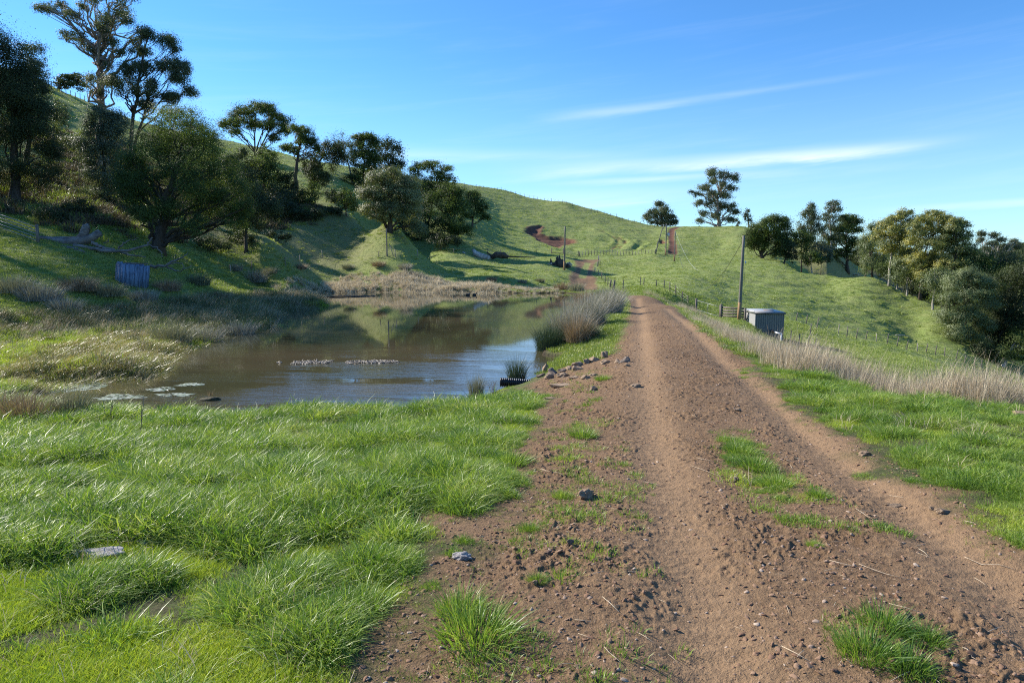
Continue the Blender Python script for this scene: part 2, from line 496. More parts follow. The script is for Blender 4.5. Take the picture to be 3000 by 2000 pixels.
# ------------------------------------------------------------------ materials
def new_mat(name):
    m = bpy.data.materials.new(name); m.use_nodes = True
    nt = m.node_tree
    for n in list(nt.nodes): nt.nodes.remove(n)
    return m, nt
class NT:
    def __init__(s, name): s.m, s.t = new_mat(name); s.out = s.t.nodes.new('ShaderNodeOutputMaterial')
    def n(s, t, **k):
        x = s.t.nodes.new(t)
        for a, b in k.items(): setattr(x, a, b)
        return x
    def l(s, a, b): s.t.links.new(a, b)
    def val(s, sock, v):
        if isinstance(v, (int, float)): sock.default_value = v
        elif isinstance(v, tuple): sock.default_value = v if len(v) == 4 else v + (1,)
        else: s.l(v, sock)
    def math(s, op, a, b=0.0, clamp=False):
        x = s.n('ShaderNodeMath', operation=op, use_clamp=clamp); s.val(x.inputs[0], a); s.val(x.inputs[1], b); return x.outputs[0]
    def ramp(s, v, a, b, c=0.0, d=1.0):
        x = s.n('ShaderNodeMapRange'); s.val(x.inputs[0], v)
        for i, q in enumerate((a, b, c, d)): x.inputs[1 + i].default_value = q
        return x.outputs[0]
    def mix(s, f, a, b):
        x = s.n('ShaderNodeMix', data_type='RGBA'); s.val(x.inputs[0], f); s.val(x.inputs[6], a); s.val(x.inputs[7], b); return x.outputs[2]
    def attr(s, name):
        return s.n('ShaderNodeAttribute', attribute_name=name).outputs['Fac']
    def pos(s):
        return s.n('ShaderNodeNewGeometry').outputs['Position']
    def obj(s):
        return s.n('ShaderNodeTexCoord').outputs['Object']
    def scale(s, v, xyz):
        x = s.n('ShaderNodeMapping'); s.l(v, x.inputs[0]); x.inputs['Scale'].default_value = xyz; return x.outputs[0]
    def noise(s, v, sc, det=4, rough=.55, dist=0.0):
        x = s.n('ShaderNodeTexNoise'); s.l(v, x.inputs['Vector']); x.inputs['Scale'].default_value = sc
        x.inputs['Detail'].default_value = det; x.inputs['Roughness'].default_value = rough; x.inputs['Distortion'].default_value = dist
        return x.outputs[0]
    def bump(s, h, dist, strength=1.0):
        x = s.n('ShaderNodeBump'); s.l(h, x.inputs['Height']); x.inputs['Distance'].default_value = dist; x.inputs['Strength'].default_value = strength
        return x.outputs[0]
    def bsdf(s, col, rough=0.8, spec=0.3, normal=None, metal=0.0):
        b = s.n('ShaderNodeBsdfPrincipled'); s.val(b.inputs['Base Color'], col); s.val(b.inputs['Roughness'], rough)
        s.val(b.inputs['Specular IOR Level'], spec); s.val(b.inputs['Metallic'], metal)
        if normal is not None: s.l(normal, b.inputs['Normal'])
        return b
    def done(s, b): s.l(b.outputs[0], s.out.inputs[0]); return s.m

def leaf_mat(name, stops, trans=0.35, rough=0.45, spec=0.4, inst=True, ttint=(1.25, 1.25, 0.6), vary=0.25, patch=0.0, psc=1.1):
    """stops: list of colours picked by the per-blade tint and the per-plant random"""
    k = NT(name)
    t = k.attr('tint')
    if inst:
        r = k.n('ShaderNodeObjectInfo').outputs['Random']
        t = k.math('ADD', k.math('MULTIPLY', t, 1 - vary), k.math('MULTIPLY', r, vary))
    if patch:
        t = k.math('ADD', t, k.math('MULTIPLY', k.math('SUBTRACT', k.noise(k.pos(), psc, 3, .6), .5), patch))
    cr = k.n('ShaderNodeValToRGB'); k.l(t, cr.inputs[0])
    e = cr.color_ramp.elements
    while len(e) < len(stops): e.new(0.5)
    for i, c in enumerate(stops):
        e[i].position = i / (len(stops) - 1); e[i].color = c + (1,)
    b = k.bsdf(cr.outputs[0], rough, spec)
    if trans <= 0:
        return k.done(b)
    tr = k.n('ShaderNodeBsdfTranslucent')
    tc = k.n('ShaderNodeMix', data_type='RGBA', blend_type='MULTIPLY'); tc.inputs[0].default_value = 1
    k.l(cr.outputs[0], tc.inputs[6]); tc.inputs[7].default_value = ttint + (1,)
    k.l(tc.outputs[2], tr.inputs[0])
    mx = k.n('ShaderNodeMixShader'); mx.inputs[0].default_value = trans
    k.l(b.outputs[0], mx.inputs[1]); k.l(tr.outputs[0], mx.inputs[2])
    k.l(mx.outputs[0], k.out.inputs[0])
    return k.m

def ground_mat():
    k = NT('ground'); P = k.pos()
    far = k.attr('far'); dirt = k.attr('dirt'); red = k.attr('red'); dry = k.attr('dry'); mud = k.attr('mud')
    n1 = k.noise(P, 0.35, 5, .6); n2 = k.noise(P, 1.6, 5, .65); n3 = k.noise(P, 14, 6, .65); n4 = k.noise(P, 70, 4, .7)
    # pasture
    g = k.mix(k.ramp(n2, .3, .7), (0.18, 0.235, 0.06), (0.24, 0.295, 0.085))
    g = k.mix(k.math('MULTIPLY', k.ramp(n1, .42, .62), 0.6), g, (0.26, 0.275, 0.10))
    st = k.ramp(k.noise(P, 2.6, 3, .7), .60, .72)
    g = k.mix(k.math('MULTIPLY', st, 0.35), g, (0.24, 0.24, 0.13))
    g = k.mix(k.math('MULTIPLY', dry, 0.75), g, k.mix(n2, (0.17, 0.15, 0.075), (0.24, 0.21, 0.12)))
    gn = k.mix(k.ramp(n3, .3, .7), (0.05, 0.07, 0.02), (0.10, 0.085, 0.045))
    g = k.mix(far, gn, g)
    # brown earth, paler where it is packed and dry
    d = k.mix(k.ramp(n3, .32, .68), (0.098, 0.058, 0.031), (0.25, 0.160, 0.090))
    d = k.mix(k.math('MULTIPLY', k.ramp(n1, .38, .62), .5), d, (0.245, 0.156, 0.087))
    d = k.mix(k.math('MULTIPLY', k.attr('rut'), .7), d, (0.30, 0.195, 0.112))
    d = k.mix(k.math('MULTIPLY', k.ramp(n4, .58, .70), .55), d, (0.36, 0.27, 0.19))
    d = k.mix(k.math('MULTIPLY', k.ramp(n4, .40, .28), .5), d, (0.07, 0.04, 0.026))
    rd = k.mix(k.ramp(n2, .3, .7), (0.085, 0.036, 0.023), (0.175, 0.088, 0.055))
    c = k.mix(dirt, g, d)
    c = k.mix(red, c, rd)
    c = k.mix(mud, c, k.mix(n3, (0.035, 0.028, 0.018), (0.08, 0.06, 0.04)))
    hgt = k.math('ADD', k.math('MULTIPLY', n3, 1.0), k.math('MULTIPLY', n4, .35))
    nb = k.bump(hgt, 0.05, .9)
    # coarse tussock relief for pasture farther off
    tus = k.noise(P, 3.2, 5, .7)
    nb2 = k.n('ShaderNodeBump'); k.l(tus, nb2.inputs['Height']); nb2.inputs['Distance'].default_value = 0.24
    k.l(k.math('MULTIPLY', far, k.math('SUBTRACT', 1.0, k.math('MAXIMUM', dirt, red))), nb2.inputs['Strength']); k.l(nb, nb2.inputs['Normal'])
    return k.done(k.bsdf(c, .93, .15, nb2.outputs[0]))

def water_mat():
    k = NT('water'); P = k.pos()
    n1 = k.noise(k.scale(P, (0.9, 4.5, 1)), 1.3, 3, .6, .6)
    n2 = k.noise(k.scale(P, (0.6, 2.0, 1)), .35, 2, .5)
    nf = k.noise(k.scale(P, (2, 12, 1)), 2.2, 3, .6)
    sep = k.n('ShaderNodeSeparateXYZ'); k.l(P, sep.inputs[0])
    mask = k.math('MULTIPLY', k.ramp(n2, .42, .60), k.ramp(sep.outputs[1], 30, 17))
    h = k.math('ADD', k.math('MULTIPLY', n1, k.math('ADD', k.math('MULTIPLY', mask, .26), .007)), k.math('MULTIPLY', k.math('MULTIPLY', nf, mask), .08))
    nb = k.bump(h, 0.055, 1.0)
    c = k.mix(k.ramp(k.noise(P, .12, 3, .5), .35, .65), (0.090, 0.072, 0.042), (0.052, 0.054, 0.027))
    b = k.bsdf(c, .03, .5, nb)
    b.inputs['IOR'].default_value = 1.42
    return k.done(b)

def bark_mat(name, a, b_, sc=3.0):
    k = NT(name); P = k.obj()
    n = k.noise(k.scale(P, (1, 1, .18)), sc, 5, .65, .3); n2 = k.noise(P, sc * 5, 4, .6)
    c = k.mix(k.ramp(k.math('ADD', k.math('MULTIPLY', n, .7), k.math('MULTIPLY', n2, .3)), .36, .62), a, b_)
    return k.done(k.bsdf(c, .9, .2, k.bump(n, .04, .8)))
def wood_mat(name, a, b_, sc=6.0, rough=.85, stretch=(1, 1, .12)):
    k = NT(name); P = k.obj()
    n = k.noise(k.scale(P, stretch), sc, 6, .7, .4); n2 = k.noise(P, sc * .4, 3, .5)
    c = k.mix(k.ramp(n, .34, .64), a, b_)
    c = k.mix(k.math('MULTIPLY', k.ramp(n2, .5, .75), .5), c, a)
    return k.done(k.bsdf(c, rough, .2, k.bump(n, .02, .7)))
def rock_mat(name, a, b_, sc=5.0):
    k = NT(name); P = k.obj()
    n = k.noise(P, sc, 6, .65, .2); n2 = k.noise(P, sc * 6, 5, .7)
    c = k.mix(k.ramp(n, .35, .62), a, b_); c = k.mix(k.ramp(n2, .55, .75), c, tuple(min(1, q * 1.5) for q in b_))
    return k.done(k.bsdf(c, .88, .25, k.bump(k.math('ADD', n, k.math('MULTIPLY', n2, .4)), .04, .8)))
def plain_mat(name, c, rough=.5, spec=.4, metal=0.0, var=.25):
    k = NT(name); P = k.obj(); n = k.noise(P, 4, 5, .7)
    dk = tuple(q * (1 - var) for q in c)
    return k.done(k.bsdf(k.mix(k.ramp(n, .3, .7), dk, c), rough, spec, None, metal))

M = {}
M['ground'] = ground_mat(); M['water'] = water_mat()
M['grass'] = leaf_mat('grass', [(0.06, 0.135, 0.024), (0.13, 0.235, 0.034), (0.23, 0.345, 0.045), (0.34, 0.42, 0.10), (0.50, 0.48, 0.22)], .38, .42, .42, patch=1.2)
M['lowgrass'] = leaf_mat('low_grass', [(0.19, 0.30, 0.03), (0.30, 0.41, 0.04), (0.40, 0.48, 0.06), (0.48, 0.47, 0.15)], .36, .45, .4, patch=1.0)
M['pasture'] = leaf_mat('pasture_grass', [(0.15, 0.215, 0.045), (0.21, 0.28, 0.06), (0.27, 0.33, 0.08), (0.35, 0.37, 0.14)], .32, .42, .4, vary=.6, patch=1.3, psc=.12)
M['dry'] = leaf_mat('dry_grass', [(0.26, 0.20, 0.13), (0.44, 0.36, 0.25), (0.60, 0.51, 0.37), (0.74, 0.67, 0.52)], .25, .6, .25, ttint=(1, .95, .8))
M['reed'] = leaf_mat('reed', [(0.34, 0.27, 0.17), (0.52, 0.44, 0.30), (0.68, 0.60, 0.45), (0.80, 0.75, 0.60)], .25, .6, .3, ttint=(1, .95, .8))
M['rush'] = leaf_mat('rush', [(0.045, 0.085, 0.03), (0.08, 0.13, 0.045), (0.19, 0.17, 0.08), (0.42, 0.36, 0.22)], .15, .5, .4, ttint=(1, 1, .8), vary=.2)
M['marsh'] = leaf_mat('marsh_grass', [(0.16, 0.22, 0.035), (0.22, 0.27, 0.05), (0.30, 0.24, 0.12), (0.42, 0.34, 0.22), (0.60, 0.55, 0.44)], .3, .35, .6)
M['scrub'] = leaf_mat('scrub', [(0.05, 0.045, 0.03), (0.10, 0.08, 0.055), (0.17, 0.13, 0.09), (0.12, 0.14, 0.06)], .2, .6, .2)
M['bark'] = bark_mat('bark_dark', (0.035, 0.028, 0.022), (0.10, 0.08, 0.065))
M['gumbark'] = bark_mat('bark_gum', (0.16, 0.12, 0.095), (0.42, 0.35, 0.29), 2.0)
M['palebark'] = bark_mat('bark_pale', (0.20, 0.18, 0.16), (0.50, 0.46, 0.41), 2.0)

# ------------------------------------------------------------------ terrain mesh: one sheet, rings round the viewpoint
tha = np.concatenate([np.linspace(-180, -44, 60, endpoint=False), np.linspace(-44, 44, 1150, endpoint=False), np.linspace(44, 180, 60)])
tha = np.radians(tha)
rad = np.concatenate([np.exp(np.linspace(math.log(.3), math.log(2.2), 26, endpoint=False)),
                      np.exp(np.linspace(math.log(2.2), math.log(22), 640, endpoint=False)),
                      np.exp(np.linspace(math.log(22), math.log(380), 620, endpoint=False)),
                      np.exp(np.linspace(math.log(380), math.log(2400), 60))])
TT, RR = np.meshgrid(tha, rad)
GX = (RR * np.sin(TT)).ravel(); GY = (RR * np.cos(TT)).ravel()
GZn = zones(GX, GY)
GH = H(GX, GY, GZn)
nr, nt_ = RR.shape
rr_ = np.hypot(GX, GY)
edge = (fbm(GX / 0.35, GY / 0.35, 3, 31) - .5) * 0.8 + (fbm(GX / 1.6, GY / 1.6, 2, 32) - .5) * 1.2
dirt_amt = sstep(0.30, -0.15, GZn['dirt'] + edge * sstep(90, 3, rr_) * .8)
e2 = (fbm(GX / 1.2, GY / 1.2, 3, 33) - .5) * 1.6
t2_amt = sstep(1.0, .2, GZn['t2'] + e2 * .8)
mid2 = line_d(GX, GY, [on_base(u, v, 80, 400) for u, v in [(1338, 640), (1342, 620), (1350, 605)]])
t2_amt = t2_amt * (1 - .8 * sstep(.9, .5, mid2 + e2 * .3))
rut_amt = np.exp(-(np.minimum(line_d(GX, GY, RUTS[0]), line_d(GX, GY, RUTS[1])) / .38) ** 2)
red_amt = np.maximum.reduce([sstep(.5, -.3, GZn['t3'] + e2 * .4), sstep(1.6, 0, GZn['scar'] + e2), sstep(.5, -.5, GZn['scar2'] + e2)])
for L in CT2[:2]:
    red_amt = np.maximum(red_amt, .8 * np.exp(-(line_d(GX, GY, L) / .55) ** 2) * sstep(.3, .6, fbm(GX / 3, GY / 3, 2, 35)))
mud_amt = sstep(.5, .05, GZn['pond'] + (edge + .1) * .3)
far_amt = sstep(10, 45, rr_)
mud_amt = np.maximum(mud_amt, .9 * sstep(330, 400, rr_) * (GX > .25 * np.abs(GY)) * (GY > 0))
HILLDRY = [on_base(u, v, 30, 300) for u, v in [(130, 300), (330, 420), (560, 470), (1000, 520), (950, 560), (880, 600), (560, 630), (420, 560), (200, 480), (100, 420)]]
dry_amt = sstep(4, -8, poly_sd(GX, GY, HILLDRY)) * .7 + .25 * sstep(190, 300, rr_)
DROP = [on_base(u, v, 150, 330) for u, v in [(1820, 566), (1900, 606), (1985, 634)]]
dry_amt = np.maximum(dry_amt, .9 * sstep(18, 6, line_d(GX, GY, DROP)) * (GX > 85))
i = np.arange(nr - 1)[:, None] * nt_; j = np.arange(nt_ - 1)[None]
F = np.stack([i + j, i + j + 1, i + nt_ + j + 1, i + nt_ + j], -1).reshape(-1, 4)
fd = np.maximum(dirt_amt, 0)[F].mean(1)
is_tr = (fd > .5) & (GY[F[:, 0]] < 75)
is_t2 = (np.maximum(t2_amt, 0)[F].mean(1) > .45)
is_t3 = (sstep(.5, -.3, GZn['t3'] + e2 * .4)[F].mean(1) > .5)
Vt = np.stack([GX, GY, GH], 1)
def sub_sheet(name, mask):
    f = F[mask]; used, inv = np.unique(f.ravel(), return_inverse=True)
    me = mesh_np(name, Vt[used], inv.reshape(-1, 4), M['ground'], {'dirt': np.maximum(dirt_amt, t2_amt)[used], 'red': red_amt[used], 'far': far_amt[used],
        'dry': dry_amt[used], 'mud': mud_amt[used], 'rut': rut_amt[used]}, True)
    return tag(put(name, me), kind='structure')
tag(sub_sheet('ground', ~(is_tr | is_t2 | is_t3)), 'green farm pasture with a hillside behind the pond', 'ground')
tag(sub_sheet('dirt_track', is_tr), 'brown dirt track along the dam wall in the foreground', 'track')
tag(sub_sheet('dirt_track', is_t2), 'short stretch of brown track between pond and gateway', 'track')
tag(sub_sheet('dirt_track', is_t3), 'red earth track climbing to the skyline', 'track')
print('terrain', len(Vt), len(F))

# water sheet, reaches just under the banks
PP = np.array(POND)
gx = np.arange(PP[:, 0].min() - 2, PP[:, 0].max() + 2, .5); gy = np.arange(PP[:, 1].min() - 2, PP[:, 1].max() + 2, .5)
wx, wy = np.meshgrid(gx, gy)
sd = poly_sd(wx, wy, POND)
nn = wx.shape[1]
ii = np.arange(wx.shape[0] - 1)[:, None] * nn; jj = np.arange(nn - 1)[None]
WF = np.stack([ii + jj, ii + jj + 1, ii + nn + jj + 1, ii + nn + jj], -1).reshape(-1, 4)
WF = WF[(sd.ravel()[WF] < 1.0).all(1)]
used, inv = np.unique(WF.ravel(), return_inverse=True)
me = mesh_np('water', np.stack([wx.ravel(), wy.ravel(), np.full(wx.size, WATER)], 1)[used], inv.reshape(-1, 4), M['water'], None, True)
tag(put('water', me), 'still brown pond water reflecting hill and sky', 'pond', kind='structure')

# ------------------------------------------------------------------ blades, tufts, scatter
def blades(n, R, h, w, lean=0.5, droop=0.35, segs=3, rng=RNG, outward=0.6, hvar=0.5, wind=(0.25, -0.1), wig=0.0, base_pow=0.5, tbias=0.0):
    """n grass blades in a disc of radius R; returns V, F, tint"""
    a = rng.random(n) * 2 * math.pi; r = R * rng.random(n) ** base_pow
    bx, by = r * np.cos(a), r * np.sin(a)
    hh = h * (1 - hvar * rng.random(n)) * (1 - 0.25 * (r / max(R, 1e-6)))
    a2 = rng.random(n) * 2 * math.pi
    dx = outward * np.cos(a) * (r / R) + (1 - outward) * np.cos(a2) + wind[0]
    dy = outward * np.sin(a) * (r / R) + (1 - outward) * np.sin(a2) + wind[1]
    L = lean * (0.4 + rng.random(n))
    dx *= L; dy *= L
    az_ = rng.random(n) * math.pi
    sx, sy = np.cos(az_), np.sin(az_)
    t = np.linspace(0, 1, segs + 1)[None]
    hx = bx[:, None] + dx[:, None] * hh[:, None] * t ** 1.7
    hy = by[:, None] + dy[:, None] * hh[:, None] * t ** 1.7
    dr = droop * rng.random(n)[:, None]
    hz = hh[:, None] * (t - dr * t ** 2.5) - 0.01
    if wig:
        hx = hx + wig * (rng.random(hx.shape) - .5) * t; hy = hy + wig * (rng.random(hx.shape) - .5) * t
    ww = (w * (0.6 + 0.8 * rng.random(n)))[:, None] * (1 - t) ** 0.7 * .5 + w * 0.06
    A = np.stack([hx - sx[:, None] * ww, hy - sy[:, None] * ww, hz], -1)
    B = np.stack([hx + sx[:, None] * ww, hy + sy[:, None] * ww, hz], -1)
    V = np.stack([A, B], 2).reshape(-1, 3)                     # n*(segs+1)*2
    k = (np.arange(n) * (segs + 1) * 2)[:, None] + (np.arange(segs) * 2)[None]
    F = np.stack([k, k + 1, k + 3, k + 2], -1).reshape(-1, 4)
    tn = np.clip(rng.random(n) ** 1.3 + tbias, 0, 1)
    # tips dry out a little
    tint = np.clip(tn[:, None] * .8 + .12 * t, 0, 1)
    return V, F, np.repeat(tint.ravel(), 2)
def tuft_mesh(name, mat, parts, seed):
    """parts: list of dicts for blades(), plus optional off=(x,y)"""
    rng = np.random.default_rng(seed); mb = MB()
    for p in parts:
        p = dict(p); off = p.pop('off', (0, 0))
        V, F_, t = blades(rng=rng, **p); V = V + np.array([off[0], off[1], 0])
        mb.add(V, F_, tint=t)
    return mb.mesh(name, mat)

_gn = {}
def scatter(name, label, cat, meshes, X, Y, rz, sc, dz=0.0, tilt=None, idx=None):
    """one 'stuff' object: each point carries one of the tuft meshes"""
    coll = bpy.data.collections.new(name + '_kinds')
    for q, me in enumerate(meshes):
        coll.objects.link(bpy.data.objects.new('%s_kind_%02d' % (name, q), me))
    n = len(X)
    Z = H(X, Y) + dz
    me = bpy.data.meshes.new(name); me.vertices.add(n)
    me.vertices.foreach_set('co', np.stack([X, Y, Z], 1).astype(np.float32).ravel())
    rot = np.zeros((n, 3)); rot[:, 2] = rz
    if tilt is not None: rot[:, :2] = tilt
    a = me.attributes.new('rot', 'FLOAT_VECTOR', 'POINT'); a.data.foreach_set('vector', rot.astype(np.float32).ravel())
    s3 = np.asarray(sc, float)
    if s3.ndim == 1: s3 = np.repeat(s3[:, None], 3, 1)
    a = me.attributes.new('scl', 'FLOAT_VECTOR', 'POINT'); a.data.foreach_set('vector', s3.astype(np.float32).ravel())
    if idx is None: idx = RNG.integers(0, len(meshes), n)
    a = me.attributes.new('kidx', 'INT', 'POINT'); a.data.foreach_set('value', idx.astype(np.int32))
    o = put(name, me)
    ng = bpy.data.node_groups.new(name, 'GeometryNodeTree')
    ng.interface.new_socket('Geometry', in_out='INPUT', socket_type='NodeSocketGeometry')
    ng.interface.new_socket('Geometry', in_out='OUTPUT', socket_type='NodeSocketGeometry')
    N = ng.nodes.new
    gi, go = N('NodeGroupInput'), N('NodeGroupOutput')
    ci = N('GeometryNodeCollectionInfo'); ci.inputs[0].default_value = coll; ci.inputs['Separate Children'].default_value = True; ci.inputs['Reset Children'].default_value = True
    ip = N('GeometryNodeInstanceOnPoints'); ip.inputs['Pick Instance'].default_value = True
    def na(nm, ty):
        x = N('GeometryNodeInputNamedAttribute'); x.data_type = ty; x.inputs['Name'].default_value = nm; return x.outputs['Attribute']
    er = N('FunctionNodeEulerToRotation')
    L = ng.links.new
    L(gi.outputs[0], ip.inputs['Points']); L(ci.outputs[0], ip.inputs['Instance']); L(na('kidx', 'INT'), ip.inputs['Instance Index'])
    L(na('rot', 'FLOAT_VECTOR'), er.inputs[0]); L(er.outputs[0], ip.inputs['Rotation']); L(na('scl', 'FLOAT_VECTOR'), ip.inputs['Scale'])
    L(ip.outputs[0], go.inputs[0])
    md = o.modifiers.new('scatter', 'NODES'); md.node_group = ng
    print('scatter', name, n)
    return tag(o, label, cat, kind='stuff')

def polar_pts(r0, r1, n, p=1.0, th=40.0):
    """n points, density per m2 falling as 1/r^p"""
    u = RNG.random(n); th_ = np.radians((RNG.random(n) * 2 - 1) * th)
    e = 2 - p
    r = (r0 ** e + u * (r1 ** e - r0 ** e)) ** (1 / e) if abs(e) > 1e-6 else r0 * (r1 / r0) ** u
    return r * np.sin(th_), r * np.cos(th_)
def in_poly(x, y, P, soft=0.0):
    return poly_sd(x, y, P) < soft * (RNG.random(np.shape(x)) - .5) * 2
def box_pts(P, n, pad=0):
    P = np.asarray(P)
    return (P[:, 0].min() - pad + RNG.random(n) * (np.ptp(P[:, 0]) + 2 * pad), P[:, 1].min() - pad + RNG.random(n) * (np.ptp(P[:, 1]) + 2 * pad))
def two_pi(n): return RNG.random(n) * 2 * math.pi

# zones of vegetation (outlines on the ground)
MARSH = [on_plane(u, v, -1.5) for u, v in [(-350,1010),(-60,900),(60,885),(180,872),(330,866),(352,830),(372,812),(405,795),(470,772),(530,764),(600,752),(622,740),(606,722),(645,712),(742,704),
         ]] + [on_base(u, v, 10, 90) for u, v in [(735,693),(640,686),(560,688),(430,700),(300,706),(150,712),(-100,730),(-500,770)]]
GRASSLIM = [on_base(u, v) for u, v in [(-60,992),(120,975),(215,955),(300,945)]]
REEDS = [on_base(u, v, 40, 120) for u, v in [(640,660),(690,644),(800,641),(900,640),(1000,645),(1100,651),(1180,657),(1245,663),(1300,665)]] + \
        [on_plane(u, v, WATER) for u, v in [(1295,674.5),(1200,675.5),(1000,674.6),(850,674.2),(720,676),(650,684)]]
DRYBAND = [(x - .8, y - .3) for x, y in EDGE] + [(x + 3.2, y + 1.3) for x, y in EDGE[::-1]]
MID = [on_base(u, v) for u, v in [(1640,1000),(1700,985),(1740,1020),(1790,1060),(1860,1130),(1850,1145),(1740,1140),(1690,1090),(1650,1060)]]
MIDS = [[on_base(u, v) for u, v in L] for L in (
   [(1740,1145),(1850,1140),(1950,1190),(2010,1215),(1900,1225),(1780,1200)],
   [(1940,1400),(2080,1420),(2160,1480),(2160,1568),(1960,1568),(1950,1480)],
   [(1290,965),(1360,975),(1370,1005),(1310,1010)],
   [(1200,1130),(1310,1120),(1330,1150),(1220,1180)],
   [(990,1370),(1080,1330),(1180,1400),(1190,1480),(1040,1490)],
   [(1180,1200),(1240,1200),(1250,1230),(1190,1240)],
   [(2190,1170),(2352,1180),(2500,1300),(2280,1260)],
   [(1300,860),(1400,845),(1400,880),(1320,895)],
   [(900,1440),(1010,1400),(1060,1568),(900,1568)])]

HEAP = [on_base(u, v) for u, v in [(1150,905),(1232,862),(1300,828),(1420,812),(1450,842),(1385,878),(1290,905)]]
def grass_cover(x, y):
    """0..1 how grassy the ground is near the viewpoint"""
    d = poly_sd(x, y, DIRT)
    r = np.hypot(x, y)
    e = (fbm(x / .35, y / .35, 3, 31) - .5) * .8 + (fbm(x / 1.6, y / 1.6, 2, 32) - .5) * 1.2
    g = sstep(-.12, .22, d + e * sstep(90, 3, r) * .8)
    m = poly_sd(x, y, MID); g = np.maximum(g, sstep(.12, -.12, m + e * .25))
    for P in MIDS:
        g = np.maximum(g, .55 * sstep(.15, -.2, poly_sd(x, y, P) + e * .5) * sstep(.35, .6, fbm(x / .25, y / .25, 2, 41)))
    # sparse seedlings over the left shoulder of the track
    shoulder = sstep(-1.6, -.1, d) * (x < 1.0 + .06 * y)
    g = np.maximum(g, shoulder * .6 * sstep(.48, .64, fbm(x / .3, y / .3, 3, 42)))
    p = zones(x, y)['pond']
    g = g * sstep(.02, .25, p)
    # the right verge is worn and patchy
    g = g * np.where(x > 2.0, .30 + .70 * sstep(.36, .56, fbm(x / .45, y / .45, 3, 44)), 1)
    g = g * np.where((d < .8) & (y < 30), .35 + .65 * sstep(.3, .55, fbm(x / .22, y / .22, 2, 45) + .25 * np.clip(d, 0, .8)), 1)
    heap = poly_sd(x, y, HEAP)
    g = g * np.where(heap < .15, .45, 1)
    # bare scuffs inside the turf
    b = fbm(x / .5, y / .5, 3, 43)
    g = g * (1 - .9 * sstep(.60, .68, b) * sstep(9, 3.5, r))
    return g

W1 = (.12, -.05)
sward = [tuft_mesh('sward', M['lowgrass'], [dict(n=90, R=.15, h=.065, w=.004, lean=.8, droop=.3, segs=2, outward=.2, wind=W1)], 100 + i) for i in range(5)]
lawn = [tuft_mesh('lawn', M['grass'], [dict(n=85, R=.13, h=.115, w=.0052, lean=1.15, droop=.8, segs=4, outward=.2, wig=.03, wind=W1)], 110 + i) for i in range(6)]
tuss = [tuft_mesh('tussock', M['grass'], [dict(n=150, R=.12, h=.21, w=.0058, lean=1.2, droop=.95, segs=5, outward=.55, wig=.035, wind=W1),
                                         dict(n=50, R=.15, h=.13, w=.006, lean=1.0, droop=.5, segs=3, outward=.6, wind=W1)], 120 + i) for i in range(7)]
strawt = [tuft_mesh('strawy', M['dry'], [dict(n=14, R=.12, h=.22, w=.004, lean=1.1, droop=.6, segs=3, outward=.5, wind=W1)], 130 + i) for i in range(3)]
seedl = [tuft_mesh('seedling', M['grass'], [dict(n=26, R=.05, h=.075, w=.004, lean=1.1, droop=.4, segs=2, outward=.8, wind=W1)], 140 + i) for i in range(4)]

# nearer turf
def near_turf():
    xs, ys = polar_pts(1.9, 24, 90000, 1.05, 41)
    g = grass_cover(xs, ys)
    left_lim = poly_sd(xs, ys, MARSH) > 0.1
    band = poly_sd(xs, ys, DRYBAND)
    keep = (RNG.random(len(xs)) < g * (1 - .55 * sstep(.3, -.2, band))) & left_lim & ((band > 0) | (xs < 7) | (RNG.random(len(xs)) < .5))
    r = np.hypot(xs, ys)
    # tall clumps versus low yellow-green sward
    tl = fbm(xs / .55, ys / .55, 3, 51)
    tall = sstep(.44, .56, tl + .07 * sstep(3, 8, r) + .03 * (xs > 3))
    q = RNG.random(len(xs))
    core = g > .6
    kind = np.where(~core, 3, np.where(q < tall * .34, 2, np.where(q < .34 + tall * .62, 1, 0)))
    kind = np.where(core & (q > .985), 4, kind)
    kind = np.where(core & (tall < .25) & (kind == 1), 0, kind)
    sets = [sward, lawn, tuss, seedl, strawt]; off = np.cumsum([0] + [len(s) for s in sets])
    ms = [m for s in sets for m in s]
    X, Y, K = xs[keep], ys[keep], kind[keep]
    idx = np.array([off[k] for k in K]) + (RNG.random(len(X)) * np.array([len(sets[k]) for k in K])).astype(int)
    rr = np.hypot(X, Y)
    sc = (.75 + .6 * RNG.random(len(X))) * (1 + .035 * np.clip(rr - 4, 0, 20))
    sc = sc * np.where((K == 2) | (K == 1), .12 + 1.6 * fbm(X / .42, Y / .42, 3, 52), 1)
    dd_ = np.minimum(np.abs(poly_sd(X, Y, DIRT)), np.maximum(0, -poly_sd(X, Y, MID)) + 9 * (poly_sd(X, Y, MID) > 0))
    sc = sc * (.42 + .58 * sstep(.02, .55, dd_)) * np.where((X > 2.2) & (K < 3), .72, 1)
    sc = sc * np.where((Y > 14) & (X > -1.5), .6, 1) * (.55 + .45 * sstep(.2, 2.0, zones(X, Y)['pond']))
    wide = sc * (1 + .02 * np.clip(rr - 5, 0, 20))
    S = np.stack([wide, wide, sc], 1)
    rz = two_pi(len(X))
    scatter('grass', 'thick green grass with taller tufts covering the near banks', 'grass', ms, X, Y, rz, S, -.005, None, idx)
near_turf()

